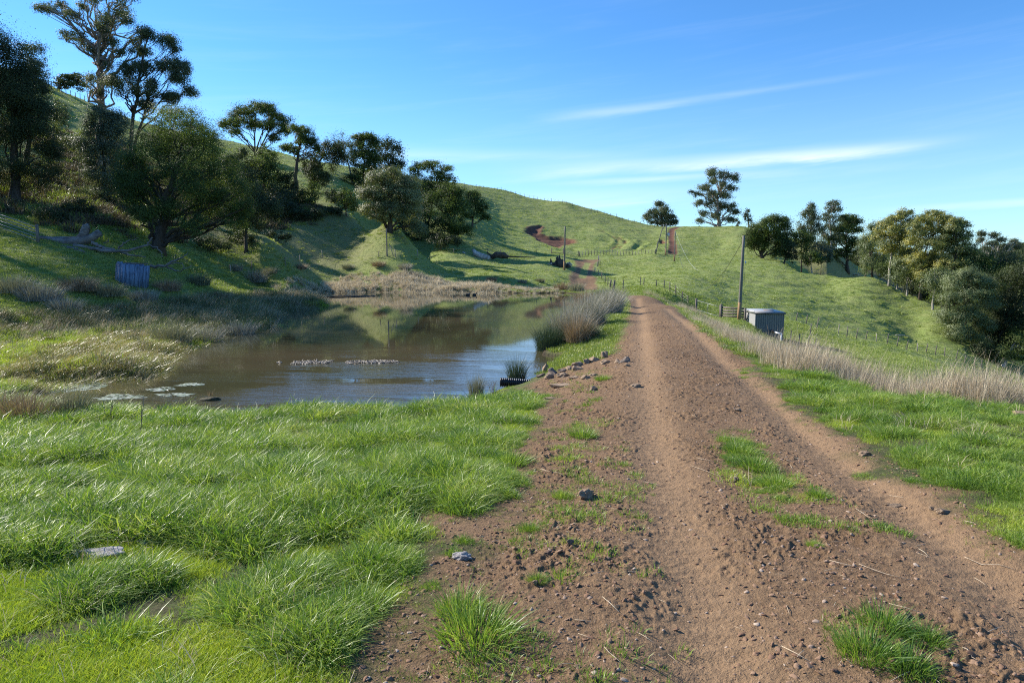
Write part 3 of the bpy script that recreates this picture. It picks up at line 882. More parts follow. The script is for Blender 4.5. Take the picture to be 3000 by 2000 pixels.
past = [tuft_mesh('pasture_tuft', M['pasture'], [dict(n=46, R=.32, h=.20, w=.018, lean=.8, droop=.5, segs=2, outward=.4, wind=W1)], 150 + i) for i in range(6)]
past2 = [tuft_mesh('pasture_clump', M['pasture'], [dict(n=34, R=.5, h=.40, w=.05, lean=.9, droop=.5, segs=2, outward=.6, wind=W1, tbias=.1)], 160 + i) for i in range(6)]
def pasture():
    xs, ys = polar_pts(20, 85, 60000, 1.3, 41)
    z = zones(xs, ys)
    k = (z['pond'] > .3) & (z['dirt'] > .1) & (z['t2'] > .9) & (poly_sd(xs, ys, MARSH) > .2) & (poly_sd(xs, ys, REEDS) > -.3)
    x1, y1 = xs[k], ys[k]
    xs, ys = polar_pts(80, 300, 62000, 1.2, 41)
    z = zones(xs, ys)
    dens = .45 + .55 * sstep(.40, .62, fbm(xs / 7, ys / 7, 3, 61))
    k = (z['t2'] > .9) & (z['t3'] > .3) & (z['scar'] > 0.9) & (z['scar2'] > 0.2) & (z['pond'] > .5) & (RNG.random(len(xs)) < dens) & (poly_sd(xs, ys, REEDS) > 0)
    x2, y2 = xs[k], ys[k]
    X = np.concatenate([x1, x2]); Y = np.concatenate([y1, y2]); n1 = len(x1)
    idx = np.concatenate([RNG.integers(0, 6, n1), RNG.integers(6, 12, len(x2))])
    r = np.hypot(X, Y)
    s = np.where(np.arange(len(X)) < n1, .6 + .5 * RNG.random(len(X)) + (r - 20) * .006, .32 + .5 * RNG.random(len(X)) ** 2 + .0008 * r)
    scatter('pasture_grass', 'short grazed grass over the paddocks and hillside', 'grass', past + past2, X, Y, two_pi(len(X)) * .3, s, -.02, None, idx)
pasture()

drym = [tuft_mesh('dry_stalks', M['dry'], [dict(n=36, R=.26, h=.9, w=.0045, lean=.5, droop=.3, segs=3, outward=.4, wind=(.2, -.1), wig=.05),
                                          dict(n=20, R=.24, h=.35, w=.007, lean=.9, droop=.6, segs=3, outward=.5)], 170 + i) for i in range(6)]
drymix = [tuft_mesh('dry_mixed', M['pasture'], [dict(n=40, R=.2, h=.35, w=.008, lean=.8, droop=.5, segs=3, outward=.5)], 180 + i) for i in range(3)]
x, y = box_pts(DRYBAND, 130000, 1); d = poly_sd(x, y, DRYBAND)
r = np.hypot(x, y)
ok = (d < 1.6 * (fbm(x / 1.1, y / 1.1, 2, 62) - .42)) & (RNG.random(len(x)) < np.clip(16 / r, 0, 1) * .40) & (poly_sd(x, y, DIRT) > .25) & (RNG.random(len(x)) < .12 + .88 * sstep(.35, .6, fbm(x / 1.4, y / 1.4, 2, 63)))
x, y = x[ok], y[ok]
sc = (.5 + .85 * RNG.random(len(x)) ** 1.3) * (.62 + .9 * fbm(x / 1.3, y / 1.3, 3, 64)) * (1 - .45 * sstep(15, 26, y))
scatter('dry_grass', 'pale dry stalks along the outer edge of the dam wall', 'dry grass', drym + drymix, x, y, two_pi(len(x)) * .2, sc, -.02, None,
        np.where(RNG.random(len(x)) < .78, RNG.integers(0, 6, len(x)), RNG.integers(6, 9, len(x))))

# marsh: matted sedge, part green, part dead, laid over towards the water
mm = [tuft_mesh('marsh_mat', M['marsh'], [dict(n=80, R=.30, h=.42, w=.013, lean=1.1, droop=.9, segs=4, outward=.35, wind=(.5, -.2))], 190 + i) for i in range(6)]
mr = [tuft_mesh('marsh_rush', M['dry' if i == 3 else 'rush'], [dict(n=50, R=.25, h=.75, w=.009, lean=.7, droop=.6, segs=4, outward=.5, wind=(.4, -.1))], 200 + i) for i in range(4)]
mg = [tuft_mesh('marsh_green', M['lowgrass'], [dict(n=60, R=.28, h=.36, w=.013, lean=.8, droop=.6, segs=3, outward=.35, wind=(.4, -.2))], 210 + i) for i in range(4)]
x, y = box_pts(MARSH, 60000, 1)
d = poly_sd(x, y, MARSH)
pn = zones(x, y)['pond']
ok = (d < .3) & (np.abs(np.degrees(np.arctan2(x, y))) < 40) & (y > 12)
x, y = x[ok], y[ok]
f1 = fbm(x / 2.6, y / 2.6, 3, 71); f2 = fbm(x / 4, y / 4, 3, 72)
far_ = sstep(28, 40, y + 4 * (f2 - .5))
q = RNG.random(len(x))
kind = np.where(q < .04 + .5 * far_, 1, np.where(f1 + .25 * (q - .5) > .52, 2, 0))
idx = np.where(kind == 1, 6 + RNG.integers(0, 4, len(x)), np.where(kind == 2, 10 + RNG.integers(0, 4, len(x)), RNG.integers(0, 6, len(x))))
keep = RNG.random(len(x)) < np.clip(24 / np.hypot(x, y), .3, 1)
x, y, idx = x[keep], y[keep], idx[keep]
sc = (.5 + .7 * RNG.random(len(x))) * (.25 + 1.5 * fbm(x / 1.9, y / 1.9, 3, 73)) * (1 + .01 * (y - 15))
scatter('marsh_grass', 'matted green and straw coloured sedge filling the left pond margin', 'marsh grass', mm + mr + mg, x, y, (RNG.random(len(x)) - .5) * 1.5, sc, .0, None, idx)

rd = [tuft_mesh('reed', M['reed'], [dict(n=60, R=.42, h=.95, w=.035, lean=.75, droop=.8, segs=3, outward=.4, wind=(.2, -.25)),
                                   dict(n=10, R=.3, h=1.3, w=.025, lean=.4, droop=.3, segs=3, outward=.3)], 220 + i) for i in range(6)]
rg = [tuft_mesh('reed_green', M['marsh'], [dict(n=60, R=.4, h=.55, w=.035, lean=.9, droop=.8, segs=3, outward=.4)], 230 + i) for i in range(3)]
x, y = box_pts(REEDS, 9000, 1); ok = in_poly(x, y, REEDS, .8); x, y = x[ok], y[ok]
ux = x / y * FPX + 1176
sc = .85 * (.6 + .5 * RNG.random(len(x))) * (.35 + 1.2 * fbm(x / 2.2, y / 2.2, 3, 74)) * np.where(ux > 1130, .75, 1.0)
scatter('reeds', 'band of pale dead reeds along the far shore of the pond', 'reeds', rd + rg, x, y, two_pi(len(x)), sc, -.03, None,
        np.where(RNG.random(len(x)) < .8 - .45 * (ux > 1150), RNG.integers(0, 6, len(x)), RNG.integers(6, 9, len(x))))

# scrub and bracken under the trees on the left slope
SCRUB = [on_base(u, v, 30, 300) for u, v in [(110,300),(230,300),(330,380),(620,440),(700,470),(760,500),(640,520),(500,500),(300,530),(190,540),(60,500),(-60,480),(-60,400),(60,420)]]
scb = [tuft_mesh('bracken', M['scrub'], [dict(n=90, R=.8, h=1.0, w=.05, lean=.9, droop=.8, segs=3, outward=.5)], 240 + i) for i in range(5)]
scg = [tuft_mesh('scrub_green', M['pasture'], [dict(n=80, R=.7, h=.8, w=.05, lean=.9, droop=.7, segs=3, outward=.5)], 245 + i) for i in range(3)]
x, y = box_pts(SCRUB, 9000); ok = in_poly(x, y, SCRUB, 1.5) & (RNG.random(len(x)) < .3 + .7 * sstep(.4, .6, fbm(x / 6, y / 6, 2, 75))); x, y = x[ok], y[ok]
scatter('bracken', 'brown bracken and low scrub on the slope below the big trees', 'scrub', scb + scg, x, y, two_pi(len(x)), .5 + .9 * RNG.random(len(x)), -.05, None,
        np.where(RNG.random(len(x)) < .6, RNG.integers(0, 5, len(x)), RNG.integers(5, 8, len(x))))

# pebbles and clods on the track, straw litter
def rock_np(seed, sub=2, rough=.35, flat=.7):
    bm = bmesh.new(); bmesh.ops.create_icosphere(bm, subdivisions=sub, radius=1.0)
    V = np.array([v.co[:] for v in bm.verts]); T = np.array([[l.vert.index for l in f.loops] for f in bm.faces]); bm.free()
    rng = np.random.default_rng(seed)
    # chop the ball with a few random planes so that it gets facets, then roughen it
    for _ in range(9):
        d = rng.normal(size=3); d /= np.linalg.norm(d); lim = .55 + .3 * rng.random()
        s = V @ d; V = V - np.clip(s - lim, 0, None)[:, None] * d[None] * .9
    s = seed * 3.1
    n = fbm(V[:, 0] * 2 + s, V[:, 1] * 2 + V[:, 2] * 1.7, 3, seed)
    V = V * (1 + rough * (n - .5))[:, None]
    V[:, 2] *= flat
    return V, T
M['pebble'] = leaf_mat('pebble', [(0.13, 0.08, 0.055), (0.22, 0.145, 0.10), (0.29, 0.205, 0.15), (0.40, 0.32, 0.25)], 0, .85, .25, vary=1.0)
M['clod'] = leaf_mat('clod', [(0.17, 0.10, 0.065), (0.21, 0.13, 0.085), (0.25, 0.165, 0.11)], 0, .95, .1, vary=1.0)
M['straw'] = leaf_mat('straw', [(0.30, 0.22, 0.14), (0.50, 0.40, 0.28), (0.62, 0.54, 0.40)], 0, .7, .2, vary=1.0)
pm = []
for i in range(5):
    V, T = rock_np(300 + i, 2, 1.1); pm.append(mesh_np('pebble', V, None, M['pebble'], {'tint': np.full(len(V), .5)}, False, T))
cm = []
for i in range(4):
    V, T = rock_np(310 + i, 2, 1.8, .6); cm.append(mesh_np('clod', V, None, M['clod'], {'tint': np.full(len(V), .5)}, False, T))
x, y = polar_pts(1.9, 30, 110000, 1.2, 41)
d = poly_sd(x, y, DIRT); k = d < .25
rd_ = np.minimum(line_d(x, y, RUTS[0]), line_d(x, y, RUTS[1]))
k &= RNG.random(len(x)) < .25 + .75 * sstep(.1, .5, rd_)
x, y = x[k], y[k]
isclod = RNG.random(len(x)) < .72
sz = np.where(isclod, .003 + .014 * RNG.random(len(x)) ** 4, .003 + .013 * RNG.random(len(x)) ** 4) * (1 + .03 * np.hypot(x, y))
sz = sz[:, None] * (.6 + .8 * RNG.random((len(x), 3))) * np.array([1.1, 1, .8])
scatter('gravel', 'loose pebbles and crumbs of earth on the dirt track', 'gravel', pm + cm, x, y, two_pi(len(x)), sz, .0, RNG.random((len(x), 2)) * .6,
        np.where(isclod, 5 + RNG.integers(0, 4, len(x)), RNG.integers(0, 5, len(x))))
sm = []
for i in range(5):
    rng = np.random.default_rng(320 + i); mb = MB(); L = .06 + .10 * rng.random(); b = (rng.random() - .5) * .06
    mb.tube([(-L / 2, 0, .004), (0, b * .5, .007), (L / 2, b, .004)], [.0012, .0014, .0009], 4, tint=rng.random())
    sm.append(mb.mesh('straw', M['straw']))
x, y = polar_pts(1.9, 20, 1300, 1.3, 41); k = poly_sd(x, y, DIRT) < .2; x, y = x[k], y[k]
scatter('straw', 'scattered bits of straw lying on the dirt track', 'straw', sm, x, y, two_pi(len(x)), .4 + 1.0 * RNG.random(len(x)) ** 2 , .002)

# ------------------------------------------------------------------ trees
M['acacia'] = leaf_mat('leaf_blackwood', [(0.022, 0.042, 0.014), (0.046, 0.075, 0.022), (0.088, 0.128, 0.034), (0.18, 0.225, 0.06)], .48, .6, .25, vary=.1)
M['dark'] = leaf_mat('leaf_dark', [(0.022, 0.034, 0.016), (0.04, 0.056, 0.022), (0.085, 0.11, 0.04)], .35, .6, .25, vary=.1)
M['gum'] = leaf_mat('leaf_gum', [(0.035, 0.05, 0.028), (0.065, 0.09, 0.048), (0.115, 0.14, 0.075), (0.20, 0.21, 0.115)], .35, .6, .25, vary=.1)
M['silver'] = leaf_mat('leaf_silver', [(0.04, 0.06, 0.038), (0.08, 0.11, 0.07), (0.18, 0.21, 0.15)], .3, .6, .25, vary=.1)
M['wattle'] = leaf_mat('leaf_wattle', [(0.06, 0.085, 0.038), (0.11, 0.145, 0.062), (0.17, 0.205, 0.09), (0.24, 0.27, 0.125)], .3, .5, .35, vary=.1)
M['blossom'] = leaf_mat('leaf_wattle_bloom', [(0.065, 0.09, 0.038), (0.13, 0.16, 0.055), (0.28, 0.27, 0.065), (0.55, 0.46, 0.07)], .3, .5, .35, vary=.1)
M['pale'] = leaf_mat('leaf_pale', [(0.07, 0.09, 0.04), (0.12, 0.145, 0.06), (0.20, 0.22, 0.10), (0.27, 0.28, 0.15)], .3, .5, .35, vary=.1)

def bez(a, b, c, n):
    t = np.linspace(0, 1, n)[:, None]
    return (1 - t) ** 2 * a + 2 * t * (1 - t) * b + t * t * c
SPARE = []
def make_tree(name, label, base, ell, mat, bark='bark', leaf=1.0, dens=1.0, clump=.16, tr=None, hang=0.0, flat=.75, group=None, seed=None, fill=.55, limbs=True, upright=.5,
              multi=1, Y=None, twigs=.35, drop=0.0, parts=True):
    """base (u, Y); ell = outline lobes (u, v, ru, rv[, depth offset in radii]) as seen from the dam; each lobe becomes a round body at its distance"""
    if len(base) == 3:                      # (u, v, _): stands where that sight line meets the ground
        u0 = base[0]; Yb = on_base(base[0], base[1], 25, 400)[1]
    else:
        u0, Yb = base
    g = np.array(stand(u0, Yb))
    rng = np.random.default_rng(seed if seed is not None else int(abs(u0) * 7 + Yb * 13))
    px = Yb / FPX
    cu = np.mean([e[0] for e in ell]); span = max(max(e[0] + e[2] for e in ell) - min(e[0] - e[2] for e in ell), 1) / 2
    E = []
    for e in ell:
        grow = (1.04 if len(ell) > 15 else 1.16) if group == LH else 1.12
        ru, rv = e[2] * px * grow, e[3] * px * grow
        side = math.sqrt(max(0, 1 - ((e[0] - cu) / span) ** 2)) * span * px
        ry = min((ru + rv) / 2 * 1.1, max(side * .9, ru * .6))
        rng_off = max(0.0, side - ry) * .75
        off = (e[4] * side) if len(e) > 4 else rng_off * (rng.random() * 2 - 1)
        E.append((np.array(at(e[0], e[1], Yb)) * ((Yb + off) / Yb) * np.array([1, 1, 0]) + np.array([0, 0, CAMZ + (at(e[0], e[1], Yb)[2] - CAMZ) * (Yb + off) / Yb]) - g, np.array([ru, ry, rv])))
        # a partner lobe on the other side of the crown gives it its depth
        if rng_off > ry * .5 and len(e) <= 4:
            o2 = -off if abs(off) > ry * .4 else off + ry * (1 if rng.random() < .5 else -1)
            c = np.array(at(e[0], e[1], Yb)) ; c = np.array([c[0] * (Yb + o2) / Yb, Yb + o2, CAMZ + (c[2] - CAMZ) * (Yb + o2) / Yb]) - g
            E.append((c, np.array([ru, ry, rv]) * .88))
    top = max(c[2] + r[2] for c, r in E); low = min(c[2] - r[2] for c, r in E)
    cx = sum(c * r.prod() for c, r in E) / sum(r.prod() for c, r in E)
    mx_r = max(r.max() for c, r in E)
    rc0 = clump * np.mean([r.mean() for c, r in E]) * 1.6
    lpx = px * 2.3 * leaf                      # about one picture pixel
    LC, LA, LT, LN = [], [], [], []
    C = []
    for c, r in E:
        area = 4 * math.pi * (np.mean([(r[0] * r[1]) ** 1.6, (r[0] * r[2]) ** 1.6, (r[1] * r[2]) ** 1.6])) ** (1 / 1.6)
        rc = 1.08 * max(rc0 * .6, min(rc0, r.min() * .6))
        n = max(8, int(dens * .80 * area / (math.pi * rc * rc)))
        d = rng.normal(size=(n, 3)); d /= np.linalg.norm(d, axis=1)[:, None]
        d[:, 2] = np.where((d[:, 2] < -.35) & (rng.random(n) < .6), -d[:, 2], d[:, 2])
        rad_ = fill + (1 - fill) * rng.random((n, 1)) ** .6
        P = c + d * rad_ * r * (.80 + .32 * rng.random((n, 1)))
        for c2, r2 in E:
            if c2 is c: continue
            inside = (((P - c2) / r2) ** 2).sum(1) < .35
            P = P[~inside | (rng.random(len(P)) < .2)]
        for p in P: C.append((p, rc * (.5 + .9 * rng.random()), c))
    for p, rc, c in C:
        nl = int(max(6, dens * 1.15 * math.pi * rc * rc / (lpx * lpx * .62)))
        nl = min(nl, 700)
        q = rng.normal(size=(nl, 3)); q /= np.linalg.norm(q, axis=1)[:, None]
        q *= (rng.random((nl, 1)) ** .6) * rc * (1 + .9 * rng.random((nl, 1)) ** 3) * 1.15
        q[:, 2] *= flat
        q[:, 2] -= hang * rc * rng.random(nl) * (1.0)
        LC.append(p + q)
        ct = rng.random()
        LT.append(np.clip(.55 * ct + .45 * rng.random(nl) + .12 * (q[:, 2] / (rc + 1e-6)) , 0, 1))
        nrm = 1.1 * q / (np.linalg.norm(q, axis=1)[:, None] + 1e-6) + (p - c) / (np.linalg.norm(p - c) + 1e-6) * .6 + rng.normal(size=(nl, 3)) * .32 + np.array([0, 0, .35])
        LN.append(nrm)
    P = np.concatenate(LC); T = np.concatenate(LT); Nn = np.concatenate(LN)
    Nn /= np.linalg.norm(Nn, axis=1)[:, None] + 1e-9
    k = len(P)
    A = rng.normal(size=(k, 3)) + np.array([0, 0, -hang * 2.5])
    A -= (A * Nn).sum(1)[:, None] * Nn; A /= np.linalg.norm(A, axis=1)[:, None] + 1e-9
    B = np.cross(Nn, A)
    s = lpx * (.6 + .6 * rng.random((k, 1)))
    la, lb = s * (.75 + .35 * hang), s * (.42 - .1 * hang)
    V = np.stack([P - A * la, P + B * lb + A * la * .1, P + A * la, P - B * lb + A * la * .1], 1).reshape(-1, 3)
    Fq = np.arange(4 * k).reshape(-1, 4)
    root = thing(name, label, 'tree', tuple(g), 0, group)
    put('crown', mesh_np('crown', V, Fq, M[mat], {'tint': np.repeat(T, 4)}), root)
    # trunk and limbs
    mb = MB()
    tr = tr or max(.10, .022 * top)
    tops = []
    for mstem in range(multi):
        tgt = np.array([cx[0], cx[1], 0]) * .9 + np.array([0, 0, low * .3 + top * .62])
        if multi > 1:
            c = E[(mstem * max(1, len(E) // multi)) % len(E)][0]; tgt = np.array([c[0], c[1], c[2]])
        mid = np.array([tgt[0] * .25, tgt[1] * .25, tgt[2] * .55]) + rng.normal(size=3) * .02 * top
        P0 = bez(np.array([0, 0, -.4]) + (rng.normal(size=3) * np.array([tr, tr, 0]) if multi > 1 else 0), mid, tgt, 10)
        P0[1:-1] += rng.normal(size=(8, 3)) * tr * .25
        rr = tr * (1 - .75 * np.linspace(0, 1, 10)) * (1 if multi == 1 else .7); rr[0] *= 1.45; rr[1] *= 1.1
        mb.tube(P0, rr, 9, rough=.25)
        tops.append((P0, rr))
    if limbs:
        ends = []
        for c, r in E:
            P0, rr = min(tops, key=lambda t: np.linalg.norm(t[0][-1][:2] - c[:2]))
            hz = np.clip((c[2] - .55 * np.linalg.norm((c - cx)[:2]) - (.25 * r[2])) / max(P0[-1][2], .1), .18, .97)
            a = int(hz * 9); st = P0[a]
            ctl = st * (1 - upright) + c * upright; ctl[2] = st[2] * .35 + c[2] * .65 if upright > .3 else c[2]
            ctl[:2] = st[:2] * .55 + c[:2] * .45
            Q = bez(st, ctl + rng.normal(size=3) * .04 * top, c + np.array([0, 0, r[2] * .2]), 8)
            Q[1:-1] += rng.normal(size=(6, 3)) * .012 * top
            lr = min(rr[a] * .6, .16 * tr + .014 * np.linalg.norm(c - st))
            mb.tube(Q, lr * (1 - .75 * np.linspace(0, 1, 8)), 6, rough=.15)
            ends.append((Q, lr))
        n = 0
        for p, rc, c in C:
            if rng.random() > twigs: continue
            j_ = min(range(len(E)), key=lambda i_: np.abs(E[i_][0] - c).sum())
            Q, lr = ends[j_]
            st = Q[rng.integers(3, 8)]
            mid = (st + p) / 2 + np.array([0, 0, .08 * np.linalg.norm(p - st)]) + rng.normal(size=3) * .1 * np.linalg.norm(p - st)
            mb.tube(bez(st, mid, p, 5), np.linspace(max(lr * .28, px * .5), max(.012, px * .25), 5), 4, cap=False)
            n += 1
    mb.build('trunk', M[bark], root, True)
    return root
LH = 'trees on the left hillside'
TREES = {}
def T(*a, **k):
    return make_tree(*a, **k)

LH = 'trees on the left hillside'
RH = 'trees along the right hand ridge'

T('gum_tree', 'tallest gum tree with pale forked trunk, open crown and a long bare limb reaching left', (246, 95),
  [(105,20,30,12),(160,33,22,16),(140,12,18,10),(152,82,18,13),(185,88,20,22),(212,112,17,15),(207,186,16,24),(245,45,22,20),(275,22,24,22),(292,50,18,20),(215,-4,26,14),(262,-25,30,16),
   (200,-40,30,16),(300,-20,22,16),(250,150,12,10),(225,215,12,14),(330,75,20,16),(310,95,16,12),(258,95,16,14),(240,75,14,12),(225,60,12,10),(190,15,16,10),(275,120,14,12),(245,190,14,18)], 'gum', 'gumbark', leaf=.8, dens=.72, clump=.36, tr=.72, hang=.45, fill=.1, upright=.6, twigs=.8, group=LH, seed=5)
T('gum_tree', 'slender gum on two thin stems standing right of the tallest gum', (302, 92),
  [(340,82,20,15),(385,98,22,16),(402,112,12,10),(325,118,25,14),(290,160,25,20),(330,155,28,18),(268,195,26,22),(310,205,18,22),(350,200,16,24),(400,148,24,22),(412,178,20,20),
   (436,210,18,14),(395,225,24,14),(340,240,24,14),(428,160,12,18),(372,150,16,14)], 'gum', 'bark', leaf=.8, dens=.95, clump=.36, tr=.42, hang=.4, fill=.25, multi=2, upright=.55, twigs=.6, group=LH, seed=6)
T('eucalypt_tree', 'tall dark leafy tree at the left edge of the photo', (45, 66),
  [(0,140,38,62),(30,220,55,70),(62,240,42,80),(20,320,60,80),(75,330,45,75),(95,270,26,60),(40,400,65,50),(100,370,24,40),(5,240,40,60)], 'dark', 'bark', leaf=.9, dens=1.3, clump=.26, tr=.5, hang=.35, fill=.4, group=LH)
T('eucalypt_tree', 'narrow grey green treetop rising behind the dark tree at the left edge', (80, 82), [(76,130,24,26),(88,160,20,30),(62,165,24,30),(78,210,30,40)], 'silver', 'bark', leaf=.9, clump=.25, hang=.3, tr=.3, group=LH)
T('cypress_tree', 'dark wind-swept cypress alone on the left skyline', (160, 150), [(150,182,20,9),(172,180,16,9),(160,192,28,10),(178,196,16,14),(142,190,12,6)], 'dark', 'bark', clump=.35, flat=.35, tr=.35, group=LH)
T('sapling', 'small light green sapling on the slope behind the leftmost trees', (138, 100), [(136,255,15,22),(136,280,18,20)], 'wattle', 'bark', clump=.28, tr=.12, group=LH)
T('silver_tree', 'silvery leaved tree just left of the big round blackwood', (240, 76),
  [(235,268,28,25),(262,282,30,28),(220,300,28,34),(260,330,36,40),(228,350,34,40),(250,400,36,40),(220,410,26,40),(262,440,30,34)], 'silver', 'bark', leaf=.95, dens=1.0, clump=.22, tr=.3, hang=.25, group=LH)
T('blackwood_tree', 'big round dark blackwood leaning over the bank with forked trunk', (366, 580, 0),
  [(400,285,55,42),(440,300,50,45),(470,345,50,50),(350,335,45,45),(405,350,60,50),(310,385,42,38),(295,420,30,32),(350,410,50,42),(430,420,60,55),(500,400,42,60),(530,455,44,55),(480,480,55,50),
   (555,490,28,40),(310,450,36,36),(380,470,42,34),(540,515,36,28),(450,520,40,22),(330,490,34,22)], 'acacia', 'bark', leaf=.85, dens=.82, clump=.34, tr=.5, fill=.3, flat=.6, twigs=.6, upright=.45, group=LH, seed=12)
T('shrub_tree', 'dark low tree filling the gap right of the round blackwood', (565, 78), [(560,430,30,40),(575,470,34,42),(610,490,34,30),(560,520,34,28)], 'dark', 'bark', clump=.25, tr=.2, group=LH)
T('umbrella_tree', 'spreading umbrella topped tree with several thin stems against the sky', (598, 366, 0),
  [(590,252,26,15),(618,256,24,16),(560,262,24,16),(640,278,22,18),(535,282,24,16),(515,292,12,12),(580,283,24,13),(612,290,22,13),(650,302,15,15),(630,318,13,11),(540,304,16,9)], 'acacia', 'bark', leaf=.85, dens=.9, clump=.34, tr=.32, multi=3, upright=.6, fill=.3, flat=.55, twigs=.7, group=LH)
T('blackwood_tree', 'twisted open tree with forked dark trunk below the umbrella topped tree', (683, 448, 0),
  [(684,300,20,14),(704,312,18,13),(693,324,22,13),(716,332,18,14),(659,338,15,11),(676,345,14,9),(728,345,12,10)], 'acacia', 'bark', leaf=.85, dens=.9, clump=.36, tr=.45, upright=.5, fill=.3, flat=.6, twigs=.7, group=LH)
T('blackwood_tree', 'dark drooping tree between the twisted tree and the bare topped tree', (722, 440, 0),
  [(713,370,22,20),(743,383,30,26),(756,343,24,18),(736,415,24,15),(775,362,16,16),(722,400,20,20)], 'dark', 'bark', leaf=.9, clump=.26, tr=.3, group=LH)
T('bushy_tree', 'dense cone shaped tree low on the slope beside the twisted tree', (610, 458, 0), [(610,360,22,20),(600,385,30,26),(622,405,32,28),(600,425,34,26),(632,430,22,22)], 'acacia', 'bark', clump=.22, tr=.22, group=LH)
T('bushy_tree', 'small black green tree tucked behind the round blackwood', (552, 112), [(550,358,18,18),(545,380,26,24),(568,395,22,26)], 'dark', 'bark', clump=.26, tr=.18, group=LH)
T('bushy_tree', 'narrow dark tree under the twisted tree', (664, 470, 0), [(664,415,15,18),(666,440,19,20)], 'dark', 'bark', clump=.28, tr=.15, group=LH)
T('bushy_tree', 'small round yellow green tree on the scrubby slope', (716, 477, 0), [(718,438,15,14),(718,455,18,14)], 'acacia', 'bark', clump=.3, tr=.12, group=LH)
T('bushy_tree', 'small oval tree standing by itself in the middle of the wooded slope', (799, 504, 0), [(796,448,18,14),(796,466,25,18),(797,480,20,10)], 'acacia', 'bark', clump=.26, tr=.13, group=LH)
T('bare_tree', 'nearly leafless grey topped tree with lacy branches', (815, 425, 0), [(783,322,22,16),(775,342,20,14),(795,335,18,16),(778,365,16,14)], 'gum', 'palebark', leaf=.7, dens=.3, clump=.5, tr=.25, twigs=1.0, fill=.2, upright=.6, group=LH)
T('blackwood_tree', 'tall layered tree with open top beside the grey leafless one', (842, 445, 0),
  [(833,320,24,13),(850,330,20,15),(822,342,22,14),(819,368,28,17),(850,360,22,15),(838,385,30,15),(815,412,25,14),(833,430,22,13),(860,400,16,20)], 'acacia', 'bark', leaf=.85, clump=.3, tr=.4, fill=.35, flat=.6, upright=.5, group=LH)
T('blackwood_tree', 'dense dark domed tree on the skyline right of the layered tree', (892, 430, 0), [(889,340,28,17),(905,362,25,24),(873,376,27,22),(915,385,14,18),(890,400,26,16)], 'dark', 'bark', clump=.24, tr=.35, group=LH)
T('pale_tree', 'pale green rounded tree with thick trunk at the foot of the wooded slope', (897, 531, 0),
  [(896,404,32,16),(866,418,25,17),(936,424,24,20),(849,450,24,20),(889,446,38,24),(943,460,25,28),(856,482,26,14),(899,482,38,20),(943,494,28,22),(869,500,22,10),(962,528,20,16)], 'pale', 'bark', leaf=.85, dens=1.0, clump=.24, tr=.42, fill=.4, flat=.6, upright=.5, group=LH, seed=30)
T('blackwood_tree', 'fine branched tree with see-through crown on the right of the wooded slope', (986, 545, 0),
  [(959,387,20,12),(989,383,26,12),(1020,391,20,12),(1034,412,12,14),(1006,408,28,14),(979,428,32,14),(953,404,16,14),(1020,428,20,12)], 'acacia', 'bark', leaf=.8, dens=.75, clump=.32, tr=.36, multi=2, fill=.3, flat=.55, twigs=.7, upright=.6, group=LH)
T('blackwood_tree', 'broad dark green tree whose foliage almost reaches the grass', (1042, 556, 0),
  [(979,460,38,24),(1026,450,34,21),(1056,450,18,20),(1009,483,42,26),(1053,490,28,30),(1026,517,36,20),(1061,530,26,14),(975,500,26,24)], 'acacia', 'bark', leaf=.85, dens=.85, clump=.32, tr=.4, fill=.35, flat=.6, twigs=.6, group=LH)
T('blackwood_tree', 'dark mass of foliage between the pale tree and the broad one', (950, 552, 0), [(948,470,18,30),(955,505,26,28),(935,525,26,20),(972,540,24,18)], 'dark', 'bark', clump=.25, tr=.2, group=LH)
T('blackwood_tree', 'small tree at the right end of the wooded slope standing on open grass', (1084, 521, 0), [(1093,464,22,14),(1086,450,18,9),(1106,482,20,14),(1086,495,24,9),(1116,500,10,8),(1074,478,12,12)], 'acacia', 'bark', leaf=.85, clump=.3, tr=.3, fill=.35, group=LH)
